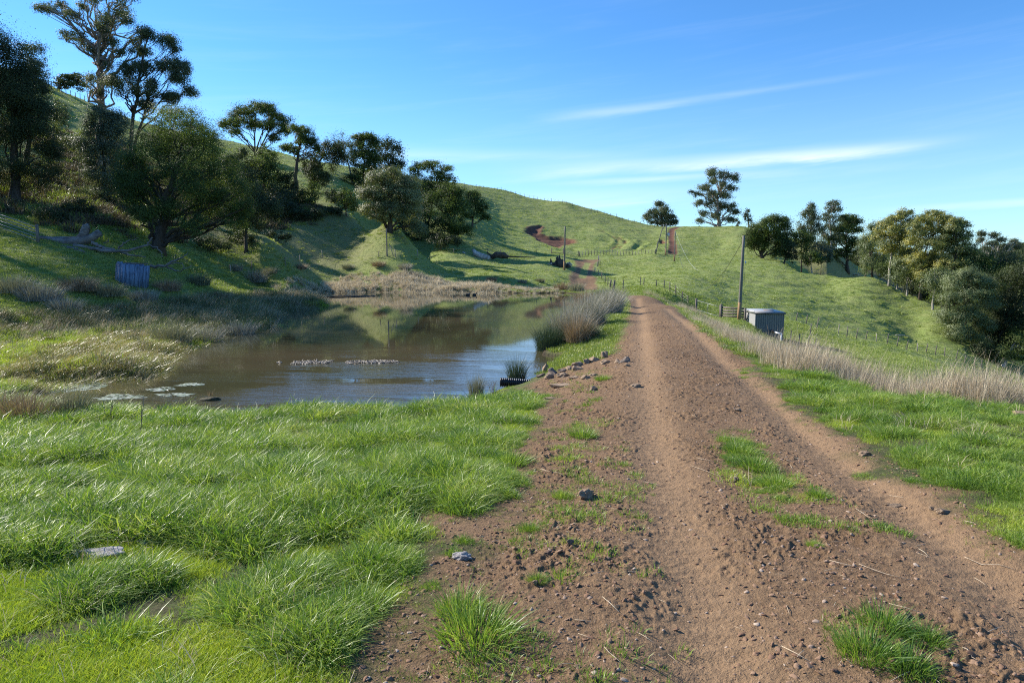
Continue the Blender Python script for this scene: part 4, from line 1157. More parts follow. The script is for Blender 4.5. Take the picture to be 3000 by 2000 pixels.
for n, (u, Y, e, lb) in enumerate([
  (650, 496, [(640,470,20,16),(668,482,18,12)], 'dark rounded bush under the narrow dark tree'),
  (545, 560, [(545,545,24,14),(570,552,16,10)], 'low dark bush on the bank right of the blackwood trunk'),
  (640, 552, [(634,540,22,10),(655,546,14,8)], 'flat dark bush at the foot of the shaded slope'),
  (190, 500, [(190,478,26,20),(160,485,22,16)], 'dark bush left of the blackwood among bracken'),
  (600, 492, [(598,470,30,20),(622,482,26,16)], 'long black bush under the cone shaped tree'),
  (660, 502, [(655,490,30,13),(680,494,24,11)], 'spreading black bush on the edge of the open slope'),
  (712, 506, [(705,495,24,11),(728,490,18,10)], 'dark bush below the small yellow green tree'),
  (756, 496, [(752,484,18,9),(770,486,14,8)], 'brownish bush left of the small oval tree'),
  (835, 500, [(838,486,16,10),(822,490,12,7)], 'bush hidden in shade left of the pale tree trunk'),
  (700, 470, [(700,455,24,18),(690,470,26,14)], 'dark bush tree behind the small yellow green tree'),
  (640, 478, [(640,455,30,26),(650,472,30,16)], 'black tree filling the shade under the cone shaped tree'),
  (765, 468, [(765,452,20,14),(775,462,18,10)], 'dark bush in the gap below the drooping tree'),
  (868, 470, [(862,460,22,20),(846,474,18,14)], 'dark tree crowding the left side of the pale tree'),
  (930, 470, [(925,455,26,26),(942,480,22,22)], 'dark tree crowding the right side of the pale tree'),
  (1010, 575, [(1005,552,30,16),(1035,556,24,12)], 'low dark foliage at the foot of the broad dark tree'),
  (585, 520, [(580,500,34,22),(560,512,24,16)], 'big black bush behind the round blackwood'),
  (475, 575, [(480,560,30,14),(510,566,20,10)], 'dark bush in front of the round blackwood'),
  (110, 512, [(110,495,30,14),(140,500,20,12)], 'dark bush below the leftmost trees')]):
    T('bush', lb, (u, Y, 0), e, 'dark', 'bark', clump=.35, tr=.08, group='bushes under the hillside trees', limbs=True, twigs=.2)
T('bush', 'bright yellow green bush lit by the sun on the bracken slope', (195, 84), [(180,335,22,10),(205,345,22,10),(160,325,18,8)], 'pale', 'bark', clump=.35, tr=.07, group='bushes under the hillside trees', limbs=True, twigs=.2)
# trees to the left of the picture that throw the shade over the bank
for (x, y, hh, lb) in [(-56, 58, 16, 'nearest leafy tree out of view left of the fallen tree'), (-54, 65, 14, 'leafy tree just out of view beside the leftmost trees'), (-78, 80, 18, 'farthest leafy tree out of view on the left slope'), (-62, 66, 17, 'leafy tree out of view left of the dam'), (-66, 68, 20, 'leafy tree out of view left of the slope')]:
    b = ray(0, 600)[0]; uu = 1176 + x / y * FPX * 1.0 ; px_ = FPX / y
    zt = Hs(x, y); vv = lambda z: 600 - (z - CAMZ) * px_
    T('eucalypt_tree', lb, (uu, y), [(uu + dx_ * px_, vv(zt + hh * q), rx_ * px_, ry_ * px_) for dx_, q, rx_, ry_ in [(0,.85,3.5,3),(-3,.62,4,4),(3,.6,4,4),(0,.42,5.5,4)]], 'dark', 'bark', leaf=1.2, dens=.7, clump=.3, tr=.5, group=LH)
# --- skyline
T('gum_tree', 'rounded gum tree standing just behind the crest where the red track ends', (1520, 302), [(1516,473,15,8),(1502,486,14,9),(1530,484,14,9),(1490,500,11,9),(1518,497,20,9),(1543,500,12,8),(1508,511,16,7),(1534,512,20,6),(1552,510,7,5)], 'gum', 'gumbark', leaf=.85, clump=.42, tr=.5, group=RH)
T('gum_tree', 'large spreading gum tree alone on the skyline above the pole', (1648, 292),
  [(1633,398,13,12),(1655,404,10,10),(1672,405,11,10),(1690,412,7,12),(1640,416,14,8),(1620,432,16,9),(1660,425,12,9),(1680,433,10,10),(1600,446,10,5),(1635,446,16,11),(1662,450,14,11),(1608,466,11,8),(1630,470,15,10),(1658,474,16,11),(1680,478,10,12),(1615,490,11,9),(1645,495,14,9),(1690,488,7,7),(1606,508,14,6),(1675,505,16,7),(1588,440,5,3)], 'gum', 'gumbark', leaf=.8, dens=.85, clump=.45, tr=.9, hang=.2, upright=.6, fill=.3, twigs=.6, group=RH, seed=42)
T('cypress_tree', 'narrow pointed conifer beside the round dark tree on the skyline', (1716, 275), [(1717,487,5,7),(1717,497,9,9),(1717,510,12,10)], 'dark', 'bark', clump=.4, tr=.25, group=RH)
T('cypress_tree', 'tiny conifer poking above the crest left of the pointed one', (1694, 275), [(1694,508,4,6),(1694,515,6,6)], 'dark', 'bark', clump=.5, tr=.12, group=RH)
T('blackwood_tree', 'wide round dark tree with short leaning trunk on the near ridge', (1749, 592, 0),
  [(1785,512,24,16),(1765,520,28,18),(1740,532,26,18),(1800,530,18,22),(1770,545,34,20),(1725,545,18,16),(1796,560,22,20),(1745,560,28,14),(1790,582,18,14),(1722,562,12,8)], 'acacia', 'bark', leaf=.9, clump=.24, tr=.55, fill=.45, upright=.35, group=RH)
T('eucalypt_tree', 'pointed grey green tree right of the round dark tree', (1862, 205), [(1863,478,7,12),(1858,492,15,12),(1870,505,17,13),(1848,513,16,13),(1858,530,26,16),(1878,525,14,16),(1862,552,24,18)], 'gum', 'gumbark', leaf=.85, clump=.35, tr=.35, group=RH)
T('gum_tree', 'airy gum with pale trunk showing through its crown on the ridge', (1908, 210), [(1914,468,14,7),(1905,480,12,8),(1924,483,10,8),(1898,500,12,10),(1918,503,14,10),(1905,522,16,11),(1890,535,12,10),(1908,548,18,16),(1890,562,16,12)], 'gum', 'palebark', leaf=.8, dens=.85, clump=.42, tr=.4, upright=.6, twigs=.6, group=RH)
T('shrub_tree', 'low bushy tree in front of the pointed grey green one', (1842, 188), [(1838,545,18,14),(1855,555,14,12),(1822,550,10,14),(1838,565,20,14),(1845,582,16,12)], 'acacia', 'bark', clump=.3, tr=.2, group=RH)
T('shrub_tree', 'low blue green bush below the airy gum', (1885, 182), [(1882,572,16,14),(1905,578,14,12),(1875,590,12,10),(1895,600,16,12)], 'silver', 'bark', clump=.3, tr=.12, group=RH)
T('blackwood_tree', 'dark tiered tree with thick black trunk beside the rubble on the ridge', (1948, 628, 0),
  [(1945,502,18,10),(1955,515,26,12),(1930,530,22,12),(1968,530,18,12),(1912,548,18,10),(1942,552,26,12),(1962,562,22,14),(1905,565,14,8),(1932,580,24,10),(1968,585,14,12),(1910,600,14,12)], 'acacia', 'bark', leaf=.9, clump=.3, tr=.55, fill=.4, flat=.5, upright=.35, twigs=.5, group=RH)
T('wattle_tree', 'green wattle filling the gap right of the dark tiered tree', (2006, 148), [(2005,540,22,24),(1995,575,24,24),(2012,600,22,24),(1988,610,18,20)], 'wattle', 'bark', leaf=.9, clump=.28, tr=.22, group=RH)
T('wattle_tree', 'wattle in yellow blossom with a pale upright trunk at the ridge end', (2046, 136),
  [(2080,492,18,10),(2060,505,24,12),(2035,520,22,13),(2085,515,20,14),(2055,530,30,15),(2030,545,24,15),(2075,550,26,16),(2045,570,28,16),(2085,585,22,16)], 'blossom', 'palebark', leaf=.9, clump=.28, tr=.25, fill=.35, flat=.55, upright=.5, group=RH)
T('wattle_tree', 'tallest wattle of the yellow flowering row', (2120, 128),
  [(2145,492,20,10),(2125,505,22,12),(2165,505,20,13),(2110,530,26,16),(2150,530,30,18),(2095,560,26,18),(2135,565,32,20),(2170,560,24,22),(2110,600,28,20),(2150,605,28,20),(2125,635,26,18)], 'blossom', 'bark', leaf=.9, clump=.24, tr=.3, fill=.35, flat=.55, group=RH)
T('wattle_tree', 'right hand yellow flowering wattle leaning out from the row', (2185, 124),
  [(2195,510,20,10),(2210,522,14,14),(2190,530,24,14),(2175,552,24,16),(2210,550,20,18),(2195,580,30,20),(2228,580,18,20),(2180,610,28,18),(2220,610,24,18)], 'blossom', 'bark', leaf=.9, clump=.24, tr=.3, fill=.35, flat=.55, group=RH)
T('wattle_tree', 'shaded green wattle under the flowering row', (2090, 132), [(2080,610,24,22),(2065,640,20,18),(2100,635,22,22)], 'wattle', 'palebark', clump=.28, tr=.2, group=RH)
T('wattle_tree', 'shaded green wattle at the top of the wooded bank', (2150, 118), [(2150,640,26,24),(2165,665,24,20),(2130,655,20,18)], 'wattle', 'palebark', clump=.28, tr=.2, group=RH)
T('pale_tree', 'pale green rounded tree at the edge of the right paddock', (2215, 104),
  [(2225,636,40,17),(2195,655,30,20),(2255,655,34,22),(2185,690,30,22),(2225,685,40,26),(2265,700,26,30),(2180,725,30,18),(2220,730,38,26),(2255,745,26,26),(2200,760,28,18),(2230,772,20,14)], 'wattle', 'bark', leaf=.85, dens=.95, clump=.3, tr=.3, fill=.35, flat=.55, group=RH, seed=77)
T('blackwood_tree', 'dark tree behind the pale rounded one', (2260, 122), [(2250,600,34,24),(2275,625,28,26),(2240,620,24,20),(2290,655,24,40)], 'acacia', 'bark', clump=.25, tr=.35, group=RH)
T('blackwood_tree', 'black shadowed tree filling the right edge of the photo', (2335, 106), [(2320,650,34,30),(2352,640,30,40),(2310,700,30,40),(2350,710,36,50),(2330,760,34,40),(2300,740,20,40)], 'dark', 'palebark', clump=.25, tr=.3, group=RH)
T('gum_tree', 'flat topped gum with bare limbs on the far right skyline', (2290, 150), [(2254,538,10,6),(2252,552,7,6),(2283,541,12,7),(2300,552,14,7),(2330,556,11,6),(2338,568,10,5),(2278,560,14,7),(2308,570,16,7),(2262,572,10,7),(2290,585,22,10),(2320,590,16,12),(2255,592,14,10)], 'gum', 'palebark', leaf=.8, dens=.9, clump=.5, tr=.3, multi=2, upright=.65, fill=.3, twigs=.7, group=RH)
T('blackwood_tree', 'leafy tree out of view beyond the right edge', (2420, 100), [(2410,620,50,40),(2440,680,50,60),(2400,740,40,40)], 'dark', 'bark', leaf=1.5, clump=.3, tr=.3, group=RH)

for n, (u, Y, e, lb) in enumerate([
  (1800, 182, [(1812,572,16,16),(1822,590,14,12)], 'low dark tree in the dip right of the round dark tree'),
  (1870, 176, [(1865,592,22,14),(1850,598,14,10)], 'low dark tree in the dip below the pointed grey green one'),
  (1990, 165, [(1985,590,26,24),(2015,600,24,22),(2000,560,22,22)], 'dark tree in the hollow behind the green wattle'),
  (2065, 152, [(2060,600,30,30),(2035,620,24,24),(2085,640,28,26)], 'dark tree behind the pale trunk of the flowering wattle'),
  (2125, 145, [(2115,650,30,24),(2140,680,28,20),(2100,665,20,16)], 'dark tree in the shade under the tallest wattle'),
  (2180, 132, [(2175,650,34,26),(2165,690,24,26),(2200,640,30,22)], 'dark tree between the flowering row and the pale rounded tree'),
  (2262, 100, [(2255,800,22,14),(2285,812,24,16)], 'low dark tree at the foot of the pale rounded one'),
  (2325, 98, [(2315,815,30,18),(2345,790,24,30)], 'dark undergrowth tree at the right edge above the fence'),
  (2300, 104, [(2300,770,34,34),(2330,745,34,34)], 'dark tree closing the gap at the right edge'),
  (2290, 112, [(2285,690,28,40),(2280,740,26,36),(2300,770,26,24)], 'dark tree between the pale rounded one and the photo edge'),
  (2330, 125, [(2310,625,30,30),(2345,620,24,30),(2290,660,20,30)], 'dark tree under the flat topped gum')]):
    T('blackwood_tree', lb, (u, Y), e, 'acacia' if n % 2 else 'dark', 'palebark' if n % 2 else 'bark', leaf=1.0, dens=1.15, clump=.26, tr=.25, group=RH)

# far forest on the opposite range
fx = [tuft_mesh('far_tree', M['dark'], [dict(n=60, R=5.0, h=11, w=2.2, lean=.5, droop=.5, segs=2, outward=.8, wind=(0, 0))], 400 + i) for i in range(3)]
th_ = np.radians(18 + 30 * RNG.random(16000)); r_ = 380 + 1500 * RNG.random(16000); r_ = np.where((th_ < .58) & (r_ < 560), r_ + 300, r_)
scatter('forest', 'distant blue green forest on the range beyond the valley', 'forest', fx, r_ * np.sin(th_), r_ * np.cos(th_), two_pi(16000), .7 + .7 * RNG.random(16000), -1.0)

# ------------------------------------------------------------------ rush clumps (each a plant of its own)
def rush_mesh(name, seed, n, R, h, w, cols, lean=.55, segs=5, dry=.35):
    mb = MB(); rng = np.random.default_rng(seed)
    V, F_, t = blades(n, R, h, w, lean=lean, droop=.25, segs=segs, rng=rng, outward=.85, hvar=.45, wind=(.10, -.03), base_pow=.6, tbias=dry * .5)
    mb.add(V, F_, tint=t)
    V, F_, t = blades(n // 5, R * 1.1, h * .55, w * 1.1, lean=1.3, droop=.8, segs=segs, rng=rng, outward=.8, tbias=.35)
    mb.add(V, F_, tint=t)
    return mb.mesh(name, M[cols])
M['rushgreen'] = leaf_mat('rush_green', [(0.025, 0.06, 0.035), (0.045, 0.085, 0.05), (0.08, 0.115, 0.06), (0.22, 0.19, 0.13)], .12, .42, .5, vary=.1)
M['rushgrey'] = leaf_mat('rush_grey', [(0.12, 0.115, 0.095), (0.22, 0.205, 0.175), (0.33, 0.31, 0.27), (0.50, 0.47, 0.41)], .15, .55, .35, vary=.15)
M['rushbrown'] = leaf_mat('rush_brown', [(0.12, 0.075, 0.05), (0.20, 0.135, 0.09), (0.30, 0.22, 0.15), (0.45, 0.36, 0.27)], .15, .55, .3, vary=.15)
M['rusholive'] = leaf_mat('rush_olive', [(0.07, 0.085, 0.05), (0.14, 0.15, 0.09), (0.25, 0.24, 0.17), (0.40, 0.37, 0.29)], .15, .5, .35, vary=.3)  # olive to straw stems, the rush's own colours
def rush(label, u, v, Y, h, R, seed, n, cols, w=.008, lean=.55, dry=.35, z=None, group='rush clumps round the pond'):
    if Y is None:
        p = place(u, v)
    else:
        a = ray(u, v)[0]; p = (a * Y, Y, Hs(a * Y, Y))
    if z is not None: p = (p[0], p[1], z)
    t = thing('rush_clump', label, 'rush clump', p, 0, group)
    put('stems', rush_mesh('rush_clump', seed, n, R, h, w, cols, lean, dry=dry), t)
    return t
WZ = WATER - .1
rush('dark green rush clump standing in the water in front of the big bank clumps', 1266, 805, 27.6, 1.65, .58, 1, 2000, 'rushgreen', .009, .50, .0, WZ)
rush('large grey brown rush clump behind the dark green one', 1308, 790, 28.6, 2.05, .72, 2, 1700, 'rushgrey', .010, .62, .35)
rush('brown based rush clump leaning right at the water edge beside the rocks', 1330, 800, 26.8, 1.5, .5, 3, 900, 'rushbrown', .009, .6, .3)
rush('tall purplish grey rush clump in the middle of the bank row', 1345, 765, 32, 2.15, .8, 4, 2000, 'rushgrey', .011, .6, .2)
rush('pale grey rush clump overhanging the track edge', 1392, 740, 38, 2.0, .85, 5, 1500, 'rushgrey', .012, .65, .5)
rush('farthest pale rush clump of the bank row where the track crests', 1400, 712, 47, 1.9, .9, 6, 1200, 'rusholive', .014, .6, .5)
rush('brown rush clump beyond the pale ones at the end of the dam', 1345, 700, 52, 1.7, .8, 7, 1200, 'rushbrown', .015, .6, .4)
rush('greenish rush clump low on the bank between the grey ones', 1352, 800, 27, .95, .40, 8, 700, 'rushgreen', .009, .6, .2)
rush('small dry rush clump on the far corner of the pond', 1290, 664, 80, 1.6, .8, 9, 500, 'rushbrown', .022, .6, .4)
rush('small rush clump left of the track at the far shore', 1325, 668, 78, 1.4, .8, 10, 500, 'rusholive', .022, .6, .5)
rush('spiky green rush tuft with brown base near the black pipe', 1187, 866, 20.6, 1.05, .26, 11, 520, 'rushgreen', .007, .6, .1, WATER - .02)
rush('thin dark rush tuft at the water edge left of the black pipe', 1093, 915, 17.9, .95, .18, 12, 300, 'rusholive', .007, .4, .0, WATER - .02)
rush('dark rush tuft on the near left shore beside the floating weed', 165, 955, None, .85, .30, 13, 420, 'rusholive', .007, .6, .1)
rush('brown straggly rush clump at the lower left pond corner', 60, 965, None, .75, .45, 14, 650, 'rushbrown', .008, .9, .5)
rush('brown rush clump at the left edge of the photo by the grass', 0, 960, None, .8, .45, 15, 600, 'rushbrown', .008, .8, .5)
rush('blue green leaning rush clump in the marsh above the open water', 395, 775, 29, 1.35, .75, 16, 900, 'rusholive', .011, .8, .2)
rush('pale grey rush clump at the tip of the marsh', 470, 765, 31, 1.2, .7, 17, 800, 'rushgrey', .012, .75, .4)
rush('dark round rush clump hanging over the water right of the marsh tip', 545, 752, 34, 1.25, .75, 18, 800, 'rushgrey', .013, .75, .1)
rush('low rush clump on the small point in the pond', 620, 722, 41, 1.0, .8, 19, 600, 'rusholive', .014, .8, .4)
rush('green rush clump at the end of the narrow spit', 690, 703, 50, 1.3, .9, 20, 600, 'rusholive', .016, .8, .2)
rush('slim green reeds standing alone in the middle of the pond', 1018, 735, 43, 1.3, .2, 21, 26, 'rushgreen', .012, .35, .0, WATER - .2)
# tussocks along the shaded foot of the slope: three shapes, copied
protos = []
spots = [(585,648,1.5,'big dry rush tussock on the far left shore lit by the sun'),(455,655,1.1,'dark tussock at the foot of the slope below the blackwood'),(385,668,1.0,'tussock right of the weathered timber tub'),
 (330,690,1.0,'tussock in front of the weathered timber tub'),(250,680,1.1,'tussock left of the weathered timber tub'),(180,668,1.2,'tussock below the fallen grey tree'),(95,690,1.3,'large tussock in the shade at far left'),
 (30,672,1.3,'shaded tussock by the left edge of the photo'),(500,690,.9,'low tussock on the shore left of the spit'),(540,622,.9,'small brown tussock below the shaded bush'),(620,628,.9,'brown tussock above the reed band'),
 (690,618,.9,'tussock on the bank above the left end of the reeds'),(150,715,1.0,'tussock where marsh meets the shaded slope'),(430,700,.9,'tussock on the dark shore behind the marsh'),(870,612,1.0,'dark tussock on the lit bank above the reeds'),
 (930,618,1.0,'tussock left of the fallen white logs'),(800,618,.9,'tussock in the rough strip above the reeds'),(1130,645,.8,'small tussock near the right end of the reeds'),(1200,650,.7,'last small tussock before the track corner'),(1240,648,.8,'dark tussock beside the far track')]
for i, (u, v, s, lb) in enumerate(spots):
    p = place(u, v, 20, 200)
    if i < 3:
        t = thing('tussock', lb, 'tussock', p, 0, 'tussocks along the foot of the slope')
        put('stems', rush_mesh('tussock', 60 + i, 700, .8, 1.25, .018, ['rushgrey', 'rusholive', 'rushbrown'][i], .85, dry=.3), t)
        protos.append(t); t.scale = (s, s, s)
    else:
        dup(protos[(i * 7) % 3], p, i * 1.3, lb, (s, s, s * .9))

# ------------------------------------------------------------------ floating things in the pond
M['algae'] = leaf_mat('algae', [(0.10, 0.13, 0.06), (0.25, 0.28, 0.17), (0.45, 0.47, 0.38), (0.6, 0.6, 0.55)], 0, .35, .6, inst=False)
M['twigwhite'] = wood_mat('drift_straw', (0.25, 0.19, 0.13), (0.55, 0.48, 0.38))
def mat_patch(u, v, wpx, hpx, label, seed, name='algae_mat', rough=.035):
    c = on_plane(u, v, WATER); sx = wpx / FPX * c[1] / 2; sy = abs(on_plane(u, v + hpx / 2, WATER)[1] - on_plane(u, v - hpx / 2, WATER)[1]) / 2
    n1, n2 = 60, 26
    a = np.linspace(0, 2 * math.pi, n1, endpoint=False); rr = np.linspace(0, 1, n2)
    out = .45 + 1.1 * fbm(np.cos(a) * 2.6 + seed * 3, np.sin(a) * 2.6, 5, seed, .8)
    X = (rr[:, None] * out * np.cos(a)[None]) * sx; Y = (rr[:, None] * out * np.sin(a)[None]) * sy
    z = .008 + .5 * rough * (fbm(X / .12, Y / .12, 3, seed + 1) - .3) ; z = z * (1 - rr[:, None] ** 6) - .012 * (rr[:, None] ** 6)
    V = np.stack([X, Y, z], -1).reshape(-1, 3)
    i = np.arange(n2 - 1)[:, None] * n1; j = np.arange(n1)[None]; j2 = (j + 1) % n1
    F_ = np.stack([i + j, i + n1 + j, i + n1 + j2, i + j2], -1).reshape(-1, 4)
    hole = fbm(V[:, 0] / .16, V[:, 1] / .09, 4, seed + 4, .7); F_ = F_[(hole[F_].mean(1) - .12 * (np.repeat(np.arange(n2 - 1), n1) / n2)) > .36]
    t = np.clip(fbm(V[:, 0] / .05, V[:, 1] / .05, 3, seed + 2) * 1.9 - .6, 0, 1)
    o = put(name, mesh_np(name, V, F_, M['algae'], {'tint': t}), None, (c[0], c[1], WATER))
    return tag(o, label, 'floating weed', 'mats of weed floating on the near water')
mat_patch(438, 883, 62, 9, 'small pale mat of weed floating farthest out', 1)
mat_patch(372, 893, 70, 11, 'pale mat of weed just below the farthest one', 2)
mat_patch(405, 906, 100, 10, 'long dark and green mat of floating weed', 3)
mat_patch(272, 911, 118, 16, 'wide silvery mat of weed near the rushes', 4)
mat_patch(150, 888, 190, 36, 'large green scum mat in the lower left pond corner', 5, rough=.02)
# line of straw and leaves drifting in mid pond
rng = np.random.default_rng(5); mb = MB()
a0 = on_plane(640, 833, WATER); a1 = on_plane(915, 831, WATER)
n = 1100; t = rng.random(n); dens_ = rng.random(n)
cxl = a0[0] + (a1[0] - a0[0]) * t; cyl = a0[1] + (a1[1] - a0[1]) * t + (rng.random(n) - .5) * .55 * (np.sin(t * math.pi) ** .5) * (.3 + .7 * vnoise(t * 14, t * 0, 3)) * 2
O = np.array([(a0[0] + a1[0]) / 2, (a0[1] + a1[1]) / 2])
for i in range(n):
    if vnoise(np.array([t[i] * 11]), np.array([0.]), 9)[0] < .3: continue
    L = .05 + .16 * rng.random() ** 2; an = rng.random() * math.pi; dx, dy = math.cos(an) * L / 2, math.sin(an) * L / 2; zz = .01 + .03 * rng.random() + (.07 * rng.random() if rng.random() < .08 else 0)
    mb.tube([(cxl[i] - O[0] - dx, cyl[i] - O[1] - dy, .0), (cxl[i] - O[0], cyl[i] - O[1], zz), (cxl[i] - O[0] + dx, cyl[i] - O[1] + dy, zz * .5)], .006 + .008 * rng.random(), 4, cap=False, tint=rng.random())
M['driftmix'] = leaf_mat('drift_mix', [(0.10, 0.08, 0.05), (0.22, 0.18, 0.13), (0.45, 0.40, 0.34)], 0, .5, .5, inst=False)
tag(put('floating_debris', mb.mesh('floating_debris', M['driftmix']), None, (O[0], O[1], WATER)), 'long narrow raft of straw and leaves drifting in mid pond', 'floating debris')
# little mound of mud with dead stalks
c = on_plane(483, 918, WATER)
t_ = thing('mud_mound', 'small muddy mound with reddish stalks poking out of the water', 'mud mound', (c[0], c[1], WATER))
V, Tt = rock_np(41, 3, .8, .45); V = V * np.array([.30, .16, .18]); M['wetmud'] = rock_mat('wet_mud', (0.03, 0.028, 0.018), (0.10, 0.09, 0.05), 14)
put('mound', mesh_np('mound', V, None, M['wetmud'], {'tint': np.clip(.1 + V[:, 2] * 3 * fbm(V[:, 0] * 30, V[:, 1] * 30, 2, 3), 0, .8)}, False, Tt), t_)
put('stalks', rush_mesh('stalks', 44, 26, .07, .26, .006, 'rushbrown', .9, 4), t_).location = (0, 0, .12)
# floating pole and small things along the far water line
mb = MB(); p0 = on_plane(700, 684, WATER); p1 = on_plane(862, 680, WATER)
mb.tube([(0, 0, .0), ((p1[0] - p0[0]) / 2, (p1[1] - p0[1]) / 2, .05), (p1[0] - p0[0], p1[1] - p0[1], .0)], [.07, .06, .04], 7)
M['darkpipe'] = plain_mat('black_poly', (0.02, 0.02, 0.022), .4, .5)
tag(put('floating_pipe', mb.mesh('floating_pipe', M['darkpipe'], True), None, (p0[0], p0[1], WATER + .02)), 'long thin dark pipe floating near the far left shore', 'pipe')
M['duck'] = plain_mat('duck_feathers', (0.05, 0.04, 0.035), .6)
for (u, v, lb) in ((1075, 676, 'small dark duck swimming left of its mate by the far reeds'), (1090, 676, 'small dark duck swimming right of its mate by the far reeds')):
    c = on_plane(u, v + 2, WATER)
    mb = MB()
    mb.tube([(-.26, 0, .10), (-.18, 0, .09), (-.02, 0, .07), (.14, 0, .08), (.22, 0, .11)], [.02, .09, .13, .10, .05], 8)
    mb.tube([(.17, 0, .10), (.22, 0, .20), (.23, 0, .27), (.27, 0, .29), (.34, 0, .28)], [.05, .035, .045, .045, .012], 7)
    tag(put('duck', mb.mesh('duck', M['duck'], True), None, (c[0], c[1], WATER)), lb, 'duck', 'ducks by the far reeds').rotation_euler = (0, 0, .5)

# ------------------------------------------------------------------ rocks
M['rock'] = rock_mat('rock_brown', (0.20, 0.135, 0.085), (0.43, 0.315, 0.215)); M['greyrock'] = rock_mat('rock_grey', (0.26, 0.24, 0.23), (0.58, 0.54, 0.52)); M['darkrock'] = rock_mat('rock_dark', (0.12, 0.095, 0.08), (0.28, 0.22, 0.17))
rk = [rock_np(500 + i, 4, .75, .7 + .1 * (i % 3)) for i in range(6)]
rm = [mesh_np('rock', V, None, M['rock'], None, False, Tt) for V, Tt in rk]
rmd = [mesh_np('rock', V, None, M['darkrock'], None, False, Tt) for V, Tt in rk[:2]]
rmg = [mesh_np('rock', V, None, M['greyrock'], None, False, Tt) for V, Tt in rk[:3]]
def rock(label, u, v, wpx, hpx, kind=0, grp=None, me=None, rz=None, deep=.5):
    X, Y, Z = place(u, v)
    w = 1.15 * wpx / FPX * Y / 2; h = 1.15 * hpx / FPX * Y / 2
    o = put('rock', me or rm[kind % 6], None, (X, Y, Z + h * (1 - deep) - h * .2)); o.scale = (w, w * (.7 if wpx < 3 * hpx else .5), h * 1.25)
    o.rotation_euler = (.15 * ((kind * 37) % 5 - 2), .1 * ((kind * 53) % 5 - 2), kind * 1.7 if rz is None else rz)
    if wpx > 2 * hpx: o.rotation_euler = (0, 0, .2 * (kind % 3 - 1))
    return tag(o, label, 'rock', grp)
G1 = 'rocks heaped at the water edge beside the rushes'
P_ = [(1243,862,20,11,'dark wet rock at the left tip of the rock heap'),(1253,850,17,22,'upright pointed rock at the left of the heap'),(1262,866,20,14,'low rock in front of the upright pointed one'),(1268,858,28,20,'dark topped rounded rock right of the upright one'),
 (1292,850,20,9,'small dark rock between the two larger groups'),(1309,846,20,10,'small flat brown rock left of the big blocky one'),(1325,838,30,16,'big blocky pale rock in the middle of the heap'),(1325,848,24,16,'slanting rock under the big blocky one'),
 (1347,832,20,15,'round light brown rock right of the blocky one'),(1366,826,22,18,'domed rock near the right end of the heap'),(1387,818,20,22,'tallest pale rock at the right end of the heap'),(1390,833,24,13,'rock below the tallest pale one'),
 (1418,830,20,12,'brown rock half buried at the track side'),(1435,828,26,16,'dark shadowed rock nearest the track'),(1294,862,30,14,'triangular flat faced rock in front of the heap'),(1318,866,28,10,'low brown slab right of the triangular rock'),
 (1345,866,22,11,'small rough rock in the dirt below the heap'),(1362,860,20,8,'little stone among grass under the heap'),(1212,866,22,14,'brown mound shaped rock beside the spiky rush tuft'),(1442,838,16,8,'small flat stone at the edge of the dirt')]
for i, (u, v, w, h, lb) in enumerate(P_):
    rock(lb, u, v + 3, w, h, i, G1, rmd[i % 2] if 'dark' in lb else None)
G2 = 'loose stones on the bare ground'
P2 = [(1290,886,66,14,'long flat tan slab in the dirt below the black pipe'),(1363,893,18,12,'small triangular stone right of the tan slab'),(1459,886,24,9,'low rounded stone in the dirt between slab and track'),(1078,938,16,14,'dark rock at the foot of the thin rush tuft'),
 (1183,912,16,11,'small brown rock in the grass below the black pipe'),(1345,1140,46,26,'angular brown rock beside the left edge of the track'),(1692,940,17,8,'pale stone lying in the middle of the track'),(1690,1100,17,11,'small grey stone at the near end of the grass island'),
 (1985,1043,26,14,'rounded stone at the lip of the right hand rut'),(2054,1162,38,12,'flat tan stone in the dirt right of the rut'),(2165,1176,34,16,'rounded tan rock near the right edge of the photo'),(2138,1168,14,10,'pebble sized stone next to the rounded tan rock'),
 (1262,914,30,8,'slim tan stone half buried in the bank grass'),(2345,952,40,14,'pale stone showing in the grass at the right edge'),(1310,1245,18,14,'dark clod like rock among the churned soil'),(1640,1258,14,8,'pale pebble on the smooth part of the track'),
 (1230,1338,16,10,'pebble on the left shoulder of the track'),(1878,1254,16,8,'small flat stone in the middle right of the track'),(2166,1484,14,10,'small pale stone near the bottom right of the track'),(1326,1530,16,10,'small stone close to the bottom of the photo')]
for i, (u, v, w, h, lb) in enumerate(P2):
    rock(lb, u, v + 2, w, h, i + 3, G2, rmd[i % 2] if 'dark' in lb else None)
rock('flat grey slab of stone lying in the foreground grass', 236, 1276, 118, 26, 1, None, rmg[0])
rock('smaller grey slab half hidden in grass right of the flat one', 340, 1252, 70, 18, 2, None, rmg[1])
rock('grey brown stone sunk in the mud at the grass edge', 1060, 1282, 44, 20, 4, None, rmg[2])

# ------------------------------------------------------------------ black corrugated drain pipe
P = on_plane(1149, 892, WATER) + (WATER,); Pb = on_plane(1224, 892, WATER)
mb = MB(); n = 120; t = np.linspace(0, 1, n)
A_ = np.array([0, 0, .19]); B_ = np.array([Pb[0] - P[0] + .25, .10, .10])
P0 = A_[None] * (1 - t[:, None]) + B_[None] * t[:, None]
mb.tube(P0, .125 + .014 * np.sin(t * 2 * math.pi * 21), 20, cap=False)
dp = thing('drain_pipe', 'black ribbed drain pipe poking out of the bank over the water', 'pipe', (P[0], P[1], P[2]))
mb.build('pipe_wall', M['darkpipe'], dp)
mb = MB(); mb.tube(P0[::8], .105, 20, cap=False); mb.build('pipe_lining', M['darkpipe'], dp)

